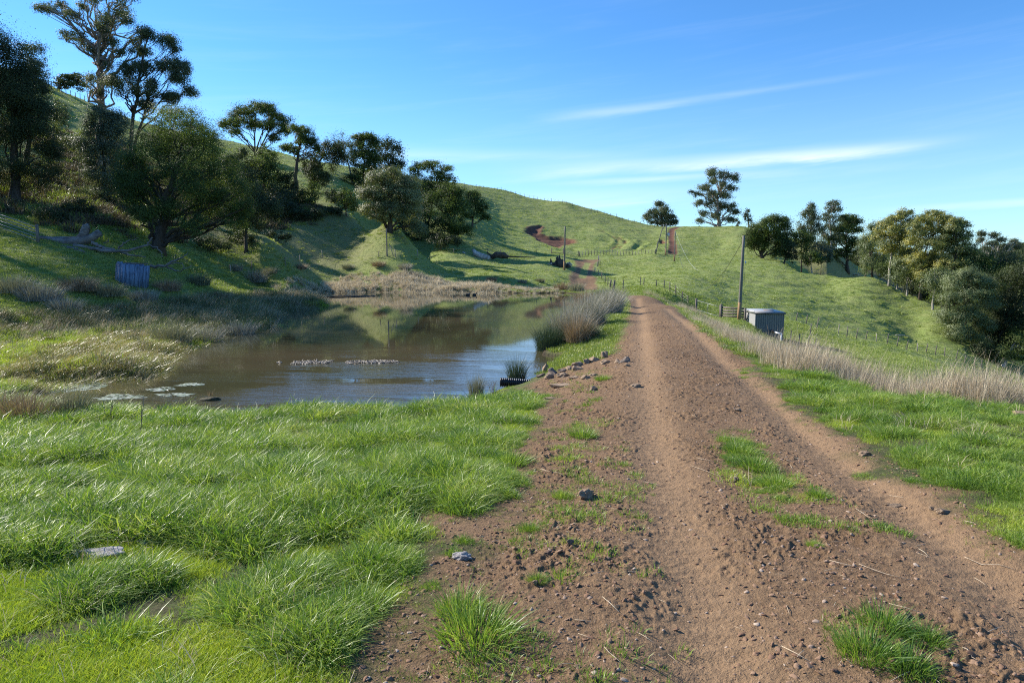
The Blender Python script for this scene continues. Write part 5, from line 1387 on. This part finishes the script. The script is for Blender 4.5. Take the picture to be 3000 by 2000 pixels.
# ------------------------------------------------------------------ dead weed stalks in the near grass
def weed(label, u, v, hgt, seed, n=5, lean=.1):
    X, Y, Z = place(u, v); rng = np.random.default_rng(seed); mb = MB()
    for k in range(n):
        h = hgt * (.5 + .5 * rng.random()) if k else hgt
        d = rng.normal(size=2) * .12 * hgt + np.array([lean, 0]) * hgt
        pts = [(0.02 * rng.normal(), 0.02 * rng.normal(), -.05)] + [(d[0] * s ** 1.4 + .015 * rng.normal(), d[1] * s ** 1.4, h * s) for s in (.25, .5, .75, 1)]
        mb.tube(pts, np.linspace(.006, .0025, 5) * (1 if hgt > .5 else .8), 5, cap=False, tint=rng.random())
        for q in range(5):
            s = rng.random() * .6 + .3; b = np.array([d[0] * s ** 1.4, d[1] * s ** 1.4, h * s]); e = b + rng.normal(size=3) * .05 + np.array([0, 0, .05])
            mb.tube([b, (b + e) / 2 + .01, e], .002, 4, cap=False, tint=rng.random())
    o = put('dead_weed', mb.mesh('dead_weed', M['straw_dark'] ), None, (X, Y, Z))
    return tag(o, label, 'dead weed', 'dead weed stalks along the near bank')
M['straw_dark'] = leaf_mat('dead_stalk', [(0.07, 0.05, 0.04), (0.16, 0.12, 0.09), (0.34, 0.28, 0.21)], 0, .8, .2, inst=False)
weed('tallest dead thistle stem standing in the grass at left', 322, 1000, .62, 1, 3, .05)
weed('thin brown stalks with seed heads at the grass edge below the weed mats', 560, 950, .55, 2, 8, .06)
weed('dark stalks against the water in the middle of the near bank', 690, 950, .40, 3, 7, .2)
weed('pale stalk leaning right over the blue water', 760, 950, .42, 4, 3, .35)
weed('small stalks beside the blue reflection', 985, 950, .28, 5, 4, .05)
weed('stalks beside the thin rush tuft', 1130, 925, .45, 6, 8, .02)
weed('tall single grass stem left of the mud mound', 610, 948, .85, 7, 2, .0)
for i, (u, v) in enumerate([(610, 955), (590, 952), (250, 975), (160, 975), (110, 985), (425, 955), (860, 950), (660, 948)]):
    weed(['stem standing left of the thin brown stalks', 'short stem among the thin brown stalks', 'stalks in front of the dark rush tuft', 'stalks by the brown straggly rush', 'stalk at the left end of the near bank',
          'stalk in front of the mud mound', 'single short stalk right of the leaning pale one', 'faint stalk between two groups of stems'][i], u, v, .35 + .05 * (i % 3), 20 + i, 3, .05)

# single grass tufts on the bare ground
gt = [tuft_mesh('grass_tuft', M['grass'], [dict(n=420, R=.17, h=.24, w=.005, lean=1.15, droop=.6, segs=4, outward=.85, wind=(.08, -.03)), dict(n=140, R=.22, h=.12, w=.005, lean=1.3, droop=.5, segs=3, outward=.7)], 700 + i) for i in range(4)]
for i, (u, v, s, lb) in enumerate([(1100,1465,1.15,'largest grass tuft, alone on the dirt near the bottom centre'),(1060,1405,.8,'smaller greyish tuft touching the largest one'),(1338,1003,1.0,'round tuft on the dirt left of the far track'),
  (1290,1140,.5,'tuft just left of the angular brown rock'),(1235,1335,.35,'tiny tuft right of the churned soil'),(1215,1218,.45,'low tuft at the ragged edge of the turf'),(2030,1440,.75,'spreading tuft at the bottom right of the track'),
  (1990,1500,.8,'bright tuft below the spreading one'),(2120,1470,.6,'dark grass tuft right of the spreading one'),(2075,1530,.7,'tuft close to the bottom edge on the right'),(1880,1140,.55,'last tuft at the near end of the grass island'),(1870,1252,.3,'tiny tuft by the flat stone in mid track'),
  (1700,1040,1.05,'thick tuft at the far end of the grass island'),(1735,1075,1.0,'thick tuft in the middle of the grass island'),(1780,1115,.9,'wide tuft at the near side of the grass island'),(1385,872,.9,'tuft behind the rock heap at the track side'),(1170,1065,1.2,'big dark tuft at the corner of the turf')]):
    t = thing('grass_tuft', lb, 'grass tuft', place(u, v), i * 1.1, 'single tufts of grass on the bare ground')
    put('blades', gt[i % 4], t); t.scale = (s, s, s * .9)

# sticks lying on the track
M['stick'] = wood_mat('stick', (0.22, 0.16, 0.11), (0.52, 0.43, 0.32), 20)
for i, (u0, v0, u1, v1, lb) in enumerate([(1588,1072,1660,1098,'pale bent twig on the left side of the track'),(2505 - 540,1170,2032 - 15,1200,'curved pale twig right of the grass island'),
    (1972,1298,2095,1336,'long straw stalk lying across the lower right of the track'),(1905,1290,1975,1305,'short straw stalk beside the flattened clod'),(1388,1490,1425,1525,'bent pale twig at the bottom left of the track'),
    (2215,1282,2330,1310,'pale twig near the right edge of the track'),(2210,1490,2245,1520,'small forked twig at the bottom right'),(1480,1108,1530,1118,'short pale stick on the track'),(1600,1052,1640,1062,'thin twig below the far ruts'),(1240,1078,1300,1098,'thin pale twig on the left shoulder')]):
    p0 = np.array(place(u0, v0)); p1 = np.array(place(u1, v1)); c = (p0 + p1) / 2
    mb = MB(); L = np.linalg.norm(p1 - p0); rng = np.random.default_rng(i)
    pts = [p0 - c, (p0 * .65 + p1 * .35) - c + rng.normal(size=3) * L * .05, (p0 * .3 + p1 * .7) - c + rng.normal(size=3) * L * .05, p1 - c]
    pts = [np.array([q[0], q[1], Hs(q[0] + c[0], q[1] + c[1]) - c[2] + .012]) for q in pts]
    mb.tube(pts, [.0022, .003, .0024, .0014], 5)
    tag(put('stick', mb.mesh('stick', M['stick'], True), None, tuple(c)), lb, 'stick', 'sticks lying on the track')

# ------------------------------------------------------------------ poles, wires, shed, gates, fences
M['pole'] = wood_mat('pole_wood', (0.09, 0.085, 0.075), (0.23, 0.22, 0.19), 3, stretch=(6, 6, .25))
M['polebase'] = wood_mat('pole_base', (0.20, 0.12, 0.06), (0.36, 0.24, 0.13), 3, stretch=(6, 6, .25))
M['post'] = wood_mat('post_wood', (0.08, 0.07, 0.06), (0.21, 0.185, 0.16), 5, stretch=(5, 5, .3))
M['palepost'] = wood_mat('post_pale', (0.20, 0.17, 0.14), (0.42, 0.38, 0.32), 5, stretch=(5, 5, .3))
M['wire'] = plain_mat('wire', (0.25, 0.25, 0.25), .4, .5, .8)
M['cable'] = plain_mat('cable', (0.55, 0.57, 0.60), .5, .4)
M['darkcable'] = plain_mat('cable_dark', (0.06, 0.06, 0.06), .5, .4)
M['steel'] = plain_mat('steel', (0.30, 0.31, 0.33), .45, .5, .6)
M['white'] = plain_mat('white_plastic', (0.75, 0.77, 0.80), .4, .5)
M['log'] = wood_mat('log_bleached', (0.20, 0.17, 0.15), (0.62, 0.58, 0.54), 2.2, stretch=(1, 1, 1))
M['logdark'] = wood_mat('log_dark', (0.03, 0.025, 0.022), (0.13, 0.10, 0.085), 2.5, stretch=(1, 1, .4))
M['loggrey'] = wood_mat('log_grey', (0.08, 0.07, 0.065), (0.26, 0.235, 0.225), 3, stretch=(.4, 1, 1))

def pole(label, u, v, top, r=.14, Y=None, lean=0.0, cross=False, box=False, base=True):
    X, Yp, Z = place(u, v, 20, 400) if Y is None else (ray(u, v)[0] * Y, Y, 0)
    if Y is not None: Z = Hs(X, Yp)
    hgt = (CAMZ + ray(u, top)[1] * Yp) - Z
    t = thing('utility_pole', label, 'utility pole', (X, Yp, Z), 0, 'wooden utility poles')
    mb = MB(); q = np.linspace(0, 1, 7); P0 = np.stack([lean * q * hgt, 0 * q, -.4 + q * (hgt + .4)], 1)
    mb.tube(P0, r * (1 - .25 * q), 12); mb.build('shaft', M['pole'], t, True)
    if base:
        mb = MB(); mb.tube([(0, 0, -.3), (lean * 1.6, 0, 1.6)], [r * 1.10, r * 1.04], 12); mb.build('stained_base', M['polebase'], t, True)
    if cross:
        mb = MB(); mb.box((lean * hgt, 0, hgt - .35), (1.9, .12, .12)); mb.build('crossarm', M['pole'], t)
        for sx in (-.85, 0, .85):
            mb = MB(); mb.tube([(lean * hgt + sx, 0, hgt - .3), (lean * hgt + sx, 0, hgt - .08)], [.05, .035], 8); mb.build('insulator', M['white'], t)
    if box:
        mb = MB(); mb.tube([(r + .38, 0, hgt * .60), (r + .38, 0, hgt * .60 + .85)], .30, 12); mb.build('transformer', M['cable'], t)
        mb = MB(); mb.box((r + .05, 0, hgt * .66), (.25, .08, .08)); mb.build('bracket', M['steel'], t)
    return t, np.array([X + lean * hgt, Yp, Z + hgt])
pN, topN = pole('nearest pole, tall and slightly leaning, rising beside the grey pump shed', 1697, 740, 541, .16, 60, .02)
mb = MB(); mb.box((.34, -.12, 5.1), (.10, .08, .22)); mb.build('meter_box', M['white'], pN); mb = MB(); mb.tube([(.30, -.1, 3.4), (.32, -.1, 5.0)], .012, 5); mb.build('conduit', M['wire'], pN)
pM, topM = pole('pole standing in front of the old burnt stump', 1296, 620, 520, .17, None, .01)
pA, topA = pole('pole with crossarm and grey transformer left of the red track', 1529, 586, 514, .17, None, 0, True, True)
pB, topB = pole('plain pole just right of the red track', 1549, 600, 531, .16, None, 0)
pL, topL = pole('thin short pole on the wooded slope at the pale tree', 889, 588, 525, .10, None, 0, base=False)
mb = MB(); mb.tube([(.9, -.2, 0), (.35, -.1, 1.6)], .05, 6); mb.build('stay', M['palepost'], pL)
def wire(label, a, b, sag, r, mat, n=24, group='overhead wires'):
    a, b = np.array(a), np.array(b); t = np.linspace(0, 1, n)[:, None]; c = (a + b) / 2
    P0 = a * (1 - t) + b * t - c; P0[:, 2] -= (4 * sag * t * (1 - t))[:, 0]
    mb = MB(); mb.tube(P0, r, 5)
    tag(put('overhead_wire', mb.mesh('overhead_wire', mat), None, tuple(c)), label, 'wire', group)
wire('slack pale cable sagging between the two poles right of the red track', topB, topN - np.array([0, 0, .3]), 8.6, .022, M['darkcable'])
P1 = place(1648, 622, 100, 200)
wire('thin wire from the transformer pole to the stump pole', topA - np.array([0, 0, .2]), topM, 1.5, .012, M['darkcable'])
bk = np.array(topB); cu_ = []
mb = MB(); pts = [bk - bk, np.array([1.2, -6, -2.2]), np.array([4.2, -16, -4.4])]
ends = np.array(place(1607, 621, 120, 200)) - bk
mb.tube(bez(np.zeros(3), np.array([ends[0] * .25, ends[1] * .5, ends[2] * 1.02]), ends, 24), .016, 5)
tag(put('hanging_hose', mb.mesh('hanging_hose', M['cable']), None, tuple(bk)), 'pale line drooping from the plain pole down to the grass', 'hose')

# --- pump shed of ribbed sheet iron
M['iron'] = plain_mat('grey_sheet_iron', (0.15, 0.153, 0.16), .42, .5, .35, .12)
M['ironlit'] = plain_mat('sunlit_sheet_iron', (0.5, 0.5, 0.5), .42, .5, .3, .12)  # left wall: the same grey iron with its sunlit tone painted in
M['roofiron'] = plain_mat('white_roof_sheet', (0.40, 0.40, 0.40), .35, .5, .2, .08)
FL = np.array(at(1736, 717, 62.0)); FR = np.array(at(1802, 717, 61.5)); 
g0 = min(Hs(FL[0], FL[1]), Hs(FR[0], FR[1])) - .25
ax = (FR - FL)[:2]; Wd = np.linalg.norm(ax); ang = math.atan2(ax[1], ax[0]); hS = FL[2] - g0
BL = np.array(at(1711, 713, 65.2)); dep = np.linalg.norm((BL - FL)[:2]); 
ca, sa = math.cos(ang), math.sin(ang)
bl = BL[:2] - FL[:2]; lx, ly = bl[0] * ca + bl[1] * sa, -bl[0] * sa + bl[1] * ca
shed = thing('pump_shed', 'small grey ribbed iron pump shed with a flat white roof below the dam wall', 'shed', (FL[0], FL[1], g0), ang)
lx = min(lx, 0.0); 
def ribbed(p0, p1, z0, z1, pitch, depth_, mat, name):
    p0, p1 = np.array(p0, float), np.array(p1, float); L = np.linalg.norm(p1 - p0); d = (p1 - p0) / L; nrm = np.array([d[1], -d[0]])
    xs_ = []; k = 0.0
    while k < L - pitch * .5:
        xs_ += [(k, 0), (k + pitch * .62, 0), (k + pitch * .70, depth_), (k + pitch * .92, depth_)]; k += pitch
    xs_.append((L, 0))
    V = []; 
    for z in (z0, z1):
        for s, o in xs_: q = p0 + d * s + nrm * o; V.append((q[0], q[1], z))
    n = len(xs_); mb = MB(); mb.add(V, [(i, i + 1, n + i + 1, n + i) for i in range(n - 1)])
    return mb.build(name, mat, shed)
c00, c10, c11, c01 = (0, 0), (Wd, 0), (Wd + lx, ly), (lx, ly)
ribbed(c00, c10, 0, hS - .03, .19, .010, M['iron'], 'front_wall')
ribbed(c01, c00, 0, hS - .03, .19, .03, M['ironlit'], 'side_wall')
ribbed(c10, c11, 0, hS - .03, .19, .03, M['iron'], 'side_wall')
ribbed(c11, c01, 0, hS - .03, .19, .03, M['iron'], 'rear_wall')
mb = MB(); o = .10; z = hS
R_ = [(c00[0] - o, c00[1] - o, z), (c10[0] + o, c10[1] - o, z - .02), (c11[0] + o, c11[1] + o, z + .06), (c01[0] - o, c01[1] + o, z + .08)]
mb.add([(a_, b_, c_) for a_, b_, c_ in R_] + [(a_, b_, c_ + .05) for a_, b_, c_ in R_], [(0,3,2,1),(4,5,6,7),(0,1,5,4),(1,2,6,5),(2,3,7,6),(3,0,4,7)]); rf = mb.build('roof', M['roofiron'], shed)
mb = MB(); mb.box((Wd * .55, ly * .5, hS + .10), (.9, .5, .015)); mb.build('rust_patch', M['polebase'], rf)
mb = MB(); mb.box((Wd / 2, -o - .012, hS - .06), (Wd + .2, .02, .20)); mb.build('fascia', M['iron'], shed)
v_ = np.array([lx, ly]); L_ = np.linalg.norm(v_); an = math.atan2(ly, lx)
mb = MB(); Rz = np.array([[math.cos(an), -math.sin(an), 0], [math.sin(an), math.cos(an), 0], [0, 0, 1]])
mb.box((lx / 2 - .11 * math.sin(an) * 0 - o - .01, ly / 2, hS + .0), (L_ + .15, .02, .24), Rz); mb.build('fascia', M['roofiron'], shed)
mb = MB(); mb.tube([(Wd * .18, -.06, hS * .36), (Wd * .18, -.04, hS * .36)], .09, 12); mb.build('vent_hole', M['darkpipe'], shed)
hp = hS * .42
mb = MB(); mb.tube([(Wd * .66, -.1, hp), (Wd * .70, -.9, hp - .02), (Wd * .84, -1.2, hp - .1)], .07, 10); mb.tube([(Wd * .84, -1.2, hp - .02), (Wd * .84, -1.2, hp - 1.2)], .055, 10); 
op = thing('water_pipe', 'white elbow pipe coming out of the front of the pump shed', 'pipe', (FL[0], FL[1], g0), ang); mb.build('pipe_run', M['white'], op, True)
mb = MB(); mb.tube([(Wd * .60, -.1, hp + .05), (Wd * .60, -.45, hp + .05)], .13, 12); mb.build('valve', M['darkpipe'], op)
sp = thing('water_pipe', 'dark pipe leaving the left side of the pump shed', 'pipe', (FL[0], FL[1], g0), ang)
mb = MB(); mb.tube([(-.1, .6, hp + .1), (-.75, .3, hp + .1), (-1.9, .2, hp + .1)], .06, 8); mb.build('pipe_run', M['steel'], sp, True)
mb = MB(); mb.tube([(-.75, .3, -.1), (-.75, .3, hp + .2)], .05, 8); mb.build('riser', M['steel'], sp, True)

# --- gates
def gate(label, pA, pB, hgt, rails, mat, brace=True, rr=.035, posts=True, cat='gate', name='gate', verts=0, plank=False, group=None):
    A_, B_ = np.array(pA, float), np.array(pB, float)
    t = thing(name, label, cat, tuple(A_), 0, group); D = B_ - A_
    for k in range(rails):
        z = .15 + (hgt - .2) * k / max(1, rails - 1); mb = MB()
        if plank:
            L = np.linalg.norm(D[:2]); an = math.atan2(D[1], D[0]); Rz = np.array([[math.cos(an), -math.sin(an), 0], [math.sin(an), math.cos(an), 0], [0, 0, 1]])
            q = D / 2; mb.box((q[0], q[1], q[2] + z), (L, .045, .17), Rz)
        else: mb.tube([(0, 0, z), tuple(D + np.array([0, 0, z]))], rr, 6)
        mb.build('rail', mat, t)
    for s in [0, 1] + [(i + 1) / (verts + 1) for i in range(verts)]:
        q = D * s; mb = MB(); mb.tube([(q[0], q[1], q[2] + .1), (q[0], q[1], q[2] + hgt)], rr * 1.1, 6); mb.build('stile', mat, t)
    if brace:
        mb = MB(); mb.tube([(0, 0, .15), tuple(D * .5 + np.array([0, 0, hgt - .05]))], rr * .8, 6); mb.tube([tuple(D + np.array([0, 0, .15])), tuple(D * .5 + np.array([0, 0, hgt - .05]))], rr * .8, 6); mb.build('brace', mat, t)
    if posts:
        for q in (A_, B_):
            mb = MB(); mb.tube([tuple(q - A_ + np.array([0, 0, -.3])), tuple(q - A_ + np.array([0, 0, hgt + .15]))], .11, 8); mb.build('post', M['post'], t, True)
    return t
def gp(u, v, Y): a = ray(u, v)[0]; return (a * Y, Y, Hs(a * Y, Y))
gate('dark five rail wooden gate beside the nearest pole', gp(1656, 727, 66), gp(1711, 737, 64), 1.25, 5, M['post'], True, .03, True, plank=True, verts=1)
gate('light wire mesh gate left of the dark wooden gate', gp(1599, 708, 71), gp(1654, 727, 66.3), 1.15, 2, M['steel'], False, .02, True, verts=1)
gate('tubular steel gate on the shaded slope at the far left', gp(-60, 520, 54), gp(88, 560, 51), 1.2, 5, M['steel'], False, .03, True, verts=0)
gate('high framed gateway left of the stump pole', place(1267, 582, 100, 300), place(1294, 583, 100, 300), 1.3, 1, M['post'], False, .07, True)
gate('open steel farm gate where the tracks meet', place(1296, 586, 100, 300), place(1328, 588, 100, 300), 1.15, 5, M['steel'], True, .03, True)

# --- fences: each fence is one thing, every post its own part
def fence(label, pts, hgt=1.15, r=.06, mat='post', wires=4, wr=.008, group='post and wire fences', jitter=.06, leans=None, fat=None):
    P0 = np.array(pts, float); O = P0[0].copy(); rng = np.random.default_rng(len(pts) * 3 + int(abs(O[0])))
    t = thing('wire_fence', label, 'fence', tuple(O), 0, group)
    tops = []
    for i, p in enumerate(P0):
        q = p - O; h = hgt * (.85 + .25 * rng.random()); ln = rng.normal(size=2) * jitter
        if leans: ln = ln + np.array(leans)
        rr = r * (1 if not fat or i not in fat else 2)
        mb = MB(); mb.tube([(q[0], q[1], q[2] - .35), (q[0] + ln[0] * h * .5, q[1] + ln[1] * h * .5, q[2] + h * .5), (q[0] + ln[0] * h, q[1] + ln[1] * h, q[2] + h)], [rr * 1.05, rr, rr * .9], 7, rough=.1)
        mb.build('post', M[mat if rng.random() < .75 else 'palepost'], t); tops.append((q, ln, h))
    for k in range(wires):
        f = .25 + .65 * k / max(1, wires - 1); mb = MB()
        mb.tube([q + np.array([ln[0] * h * f, ln[1] * h * f, h * f]) for q, ln, h in tops], wr, 4, cap=False); mb.build('fence_wire', M['wire'], t)
    return t
def along(uvs, n, y0=60, y1=420):
    """n points evenly spaced on the ground under a path of layout points"""
    W_ = np.array([place(u, v, y0, y1) for u, v in uvs]); d = np.r_[0, np.cumsum(np.linalg.norm(np.diff(W_[:, :2], axis=0), axis=1))]
    s = np.linspace(0, d[-1], n); X = np.interp(s, d, W_[:, 0]); Y = np.interp(s, d, W_[:, 1])
    return [(x, y, Hs(x, y)) for x, y in zip(X, Y)]
fence('fence running along the skyline of the big hill', along([(1048,426),(1150,437),(1230,453),(1300,468),(1400,496),(1470,515),(1520,523)], 44, 150, 420), 1.2, .07, 'post', 2, .012)
fence('close set post fence crossing the flat below the hill', along([(1331,588),(1380,586),(1440,584),(1505,583)], 26, 100, 300), 1.25, .07, 'post', 4, .01, fat={0, 25})
fence('fence climbing the hill beside the red track', along([(1507,583),(1512,560),(1518,540),(1524,524)], 26, 150, 330), 1.2, .07, 'post', 2, .012)
fence('sparse fence behind the fallen white logs', along([(1042,583),(1095,583),(1146,584),(1189,585),(1231,583),(1267,583)], 7, 100, 300), 1.1, .06, 'post', 2, .008)
fence('fence posts beside the far track ending in thick strainer posts', [place(u, v, 60, 250) for u, v in [(1375,598),(1378,610),(1373,612),(1366,627),(1374,634),(1382,640),(1390,650),(1396,655),(1401,660),(1409,664)]], 1.2, .07, 'post', 3, .01, fat={0, 2, 8, 9})
fence('fence from the dam crest down to the wire mesh gate', [place(1431, 665, 60, 200), gp(1470, 671, 90), gp(1478, 673, 86), gp(1508, 687, 80), gp(1524, 690, 78), gp(1538, 694, 76), gp(1552, 698, 75), gp(1567, 702, 74), gp(1580, 705, 73)], 1.1, .055, 'post', 3, .008)
fence('leaning fence along the lower side of the right paddock', [gp(411 * 0 + u, v, Y) for u, v, Y in [(1827,742,80),(1850,746,80.5),(1875,750,81),(1925,760,84),(1945,768,84),(1966,772,84),(1988,776,84.5),(2013,782,85),(2037,788,85),(2060,792,86),(2082,796,86),(2107,802,87),(2127,806,87.5),
      (2148,812,88),(2169,818,88),(2195,826,89),(2215,832,89.5),(2236,838,90),(2253,845,90),(2297,862,90.5),(2317,868,90.5),(2338,876,90.5),(2375,890,91)]], 1.25, .055, 'post', 3, .008, jitter=.05, leans=(.12, 0))
fence('broken old fence on the gully bank right of the pump shed', [gp(u, v, Y) for u, v, Y in [(1815,780,62),(1835,785,61),(1856,795,60),(1871,798,60)]] + [gp(1860, 768, 70)], 1.15, .05, 'post', 1, .008, jitter=.12, leans=(.15, 0))
fence('small old fence on the lit bank between slope and reeds', [place(u, v, 60, 200) for u, v in [(530,626),(578,618),(655,612),(689,603),(741,592),(870,592),(908,590),(960,590)]], .95, .055, 'post', 2, .008)
fence('fence stakes on the left skyline beside the cypress', along([(106,198),(125,205),(145,214),(205,236)], 12, 100, 300), 1.2, .06, 'post', 2, .012)
fence('thin fence crossing the middle of the wooded slope', along([(820,425),(835,432),(1000,478)], 10, 100, 300), 1.1, .05, 'post', 2, .01)

# --- weathered timber tub below the fallen tree
X, Yt, Z = place(303, 652, 30, 90); sc_ = Yt / FPX
tub = thing('timber_tub', 'weathered grey plank tub with an open top tilting on the shaded bank', 'tub', (X, Yt, Z), .35); tub.rotation_euler = (0.05, .12, .3)
Rr = 33 * sc_; hh = 48 * sc_; nS = 22
M['plank'] = wood_mat('weathered_plank_shade_blue', (0.04, 0.06, 0.09), (0.20, 0.29, 0.43), 5, stretch=(3, 3, .25))  # bluish cast of the shade is mixed into the grey plank colour
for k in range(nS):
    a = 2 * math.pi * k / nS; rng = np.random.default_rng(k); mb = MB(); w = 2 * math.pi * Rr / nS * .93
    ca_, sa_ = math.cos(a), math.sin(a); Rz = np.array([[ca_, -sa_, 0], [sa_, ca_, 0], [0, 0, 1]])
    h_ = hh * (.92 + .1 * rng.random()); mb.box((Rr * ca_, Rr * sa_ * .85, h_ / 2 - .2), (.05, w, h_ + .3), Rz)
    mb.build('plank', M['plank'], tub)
mb = MB(); mb.tube([(-Rr * .5, 0, hh - .05), (Rr * .9, .2, hh + .02)], .05, 6); mb.build('crossbar', M['loggrey'], tub)

# --- fallen dead tree on the shaded slope
X, Yt, Z = place(170, 558, 30, 90); px_ = Yt / FPX
fallen = thing('fallen_tree', 'grey bleached fallen tree with forked stump and twisting bare limbs on the shaded slope', 'fallen tree', (X, Yt, Z))
def rel(u, v, dy=0.0):
    q = np.array(at(u, v, Yt + dy)); return q - np.array([X, Yt, Z])
mb = MB()
mb.tube([rel(95,553), rel(125,556), rel(160,558), rel(190,553), rel(210,546), rel(229,534)], np.array([.34, .45, .5, .42, .33, .26]), 9, rough=.3)
mb.tube([rel(182,556), rel(192,540), rel(198,520), rel(202,518)], [.4, .34, .26, .22], 8, rough=.3)
mb.build('trunk', M['loggrey'], fallen, True)
mb = MB(); mb.tube([rel(112,568,-1), rel(150,571,-1), rel(178,578,-1.4), rel(194,584,-1.5)], [.2, .28, .36, .3], 8, rough=.35); mb.build('root', M['loggrey'], fallen, True)
br = [([(170,565),(210,570),(260,577),(300,575),(340,562)],.22,.09),([(210,558),(222,562),(240,570),(262,574)],.2,.12),([(340,562),(347,550),(350,546)],.09,.04),([(340,562),(360,568),(372,582),(373,594)],.07,.035),
      ([(272,572),(285,558),(300,550),(318,547)],.09,.03),([(262,575),(300,585),(335,590)],.12,.04),([(345,610),(375,612),(398,600),(420,592),(432,580)],.17,.03),([(380,610),(395,618),(412,622),(440,610)],.10,.02),
      ([(390,606),(405,604),(420,606),(424,618),(415,622)],.06,.02),([(398,600),(402,590),(404,583)],.04,.015),([(420,592),(430,598),(436,590)],.035,.012),([(355,618),(330,622),(310,620)],.08,.03),([(235,560),(246,556),(250,550)],.08,.03)]
for k, (L, r0, r1) in enumerate(br):
    mb = MB(); Pn = np.array([rel(u, v, -.8 + .25 * k) for u, v in L]); tt = np.linspace(0, len(L) - 1, 14)
    Q = np.stack([np.interp(tt, range(len(L)), Pn[:, i]) for i in range(3)], 1); Q[1:-1] += np.random.default_rng(k).normal(size=(12, 3)) * .04
    mb.tube(Q, np.linspace(r0, r1, 14) * .8, 6, rough=.3); mb.build('limb', M['loggrey'], fallen, True)

# --- bleached logs lying on the flat beyond the pond
X, Yt, Z = place(1100, 592, 90, 250); px_ = Yt / FPX
logs = thing('fallen_logs', 'white bleached trunk and dark broken roots lying on the grass flat', 'fallen logs', (X, Yt, Z))
mb = MB(); mb.tube([rel(1086,573), rel(1092,582), rel(1104,588), rel(1122,592), rel(1128,593)], np.array([3, 6, 7, 6, 3.5]) * px_, 10, rough=.3); mb.build('trunk', M['log'], logs, True)
mb = MB(); mb.tube([rel(1052,586), rel(1062,588), rel(1078,590), rel(1088,590)], np.array([2, 5, 6, 4]) * px_, 9, rough=.6); mb.build('root', M['logdark'], logs)
mb = MB(); mb.tube([rel(1128,592), rel(1140,585), rel(1158,586), rel(1168,590)], np.array([5, 7, 7, 3]) * px_, 9, rough=.6); mb.build('root', M['logdark'], logs)
mb = MB(); mb.tube([rel(1062,579), rel(1068,584), rel(1072,589)], np.array([2.5, 4, 3]) * px_, 8, rough=.5); mb.build('knot', M['log'], logs, True)
mb = MB(); mb.tube([rel(1165,589), rel(1190,590), rel(1230,591)], np.array([2, 1.6, .8]) * px_, 6, rough=.3); mb.build('branch', M['logdark'], logs, True)
mb = MB(); mb.tube([rel(1118,578), rel(1124,584), rel(1132,588)], np.array([1.2, 2, 2]) * px_, 6, rough=.4); mb.build('branch', M['logdark'], logs, True)

# --- old burnt stump
X, Yt, Z = place(1280, 612, 90, 220); px_ = Yt / FPX
st = thing('burnt_stump', 'jagged blackened stump with spikes and pale roots behind the pole', 'stump', (X, Yt, Z))
rng = np.random.default_rng(3)
for k, (u, v, r_, tp) in enumerate([(1282,610,6,588),(1287,612,7,592),(1277,612,6,598),(1267,612,6,600),(1266,611,4,593),(1291,612,6,594),(1298,611,5,602),(1272,613,6,603),(1305,612,7,604),(1296,613,6,603),(1280,613,5,594),(1285,612,3.5,585)]):
    mb = MB(); mb.tube([rel(u, v + 2, k * .12), rel(u + rng.normal(), (v + tp) / 2, k * .12), rel(u + rng.normal(), tp + 3, k * .12), rel(u + rng.normal(), tp, k * .12)], np.array([r_, r_ * .8, r_ * .4, .4]) * px_, 7, rough=.6)
    mb.build('spike', M['logdark'], st)
for L, w in (([(1253,612),(1258,607),(1268,604)], 1.4), ([(1255,608),(1262,605),(1268,607)], 1.2), ([(1300,606),(1308,603),(1314,609)], 1.6), ([(1302,602),(1308,606),(1312,612)], 1.2)):
    mb = MB(); mb.tube([rel(u, v, -.5) for u, v in L], np.array([.5, 1, 1]) * w * px_, 6, rough=.4); mb.build('root', M['log'], st)

# --- rubble under the dark tiered tree, dead timber at the right edge
X, Yt, Z = place(1960, 633, 90, 250); px_ = Yt / FPX
rb = thing('rubble_heap', 'heap of pale broken timber and stones under the dark tiered tree', 'rubble heap', (X, Yt, Z))
for k in range(14):
    V, Tt = rock_np(600 + k, 1, .6, .6); s = (.25 + .5 * rng.random()); mb = MB(); xx = (rng.random() - .35) * 4.2
    mb.add(V * s + np.array([xx, rng.normal() * .4, .15 + .3 * rng.random() * (1 - abs(xx) / 4)]), None, Tt); mb.build('stone', M['log' if k % 3 else 'rock'], rb)
mb = MB(); mb.tube([rel(2215,778), rel(2240,786)], 1, 5)
for lb, a_, b_ in (('long fallen log in the shade below the right hand trees', (2312, 790), (2350, 806)), ('thin fallen branch on the rough bank near the right fence', (2058, 772), (2090, 776))):
    A_, B_ = np.array(place(*a_, 60, 200)), np.array(place(*b_, 60, 200)); mb = MB(); D = B_ - A_
    if np.linalg.norm(D) > 14: D = D / np.linalg.norm(D) * 8
    D[2] = Hs(A_[0] + D[0], A_[1] + D[1]) - A_[2]
    mb.tube([(0, 0, .2), tuple(D * .5 + np.array([0, 0, .3])), tuple(D + np.array([0, 0, .2]))], [.25, .2, .12] if 'long' in lb else [.08, .07, .04], 8, rough=.2)
    tag(put('fallen_log', mb.mesh('fallen_log', M['log'], True), None, tuple(A_)), lb, 'log')
print('objects', len(COL.objects))
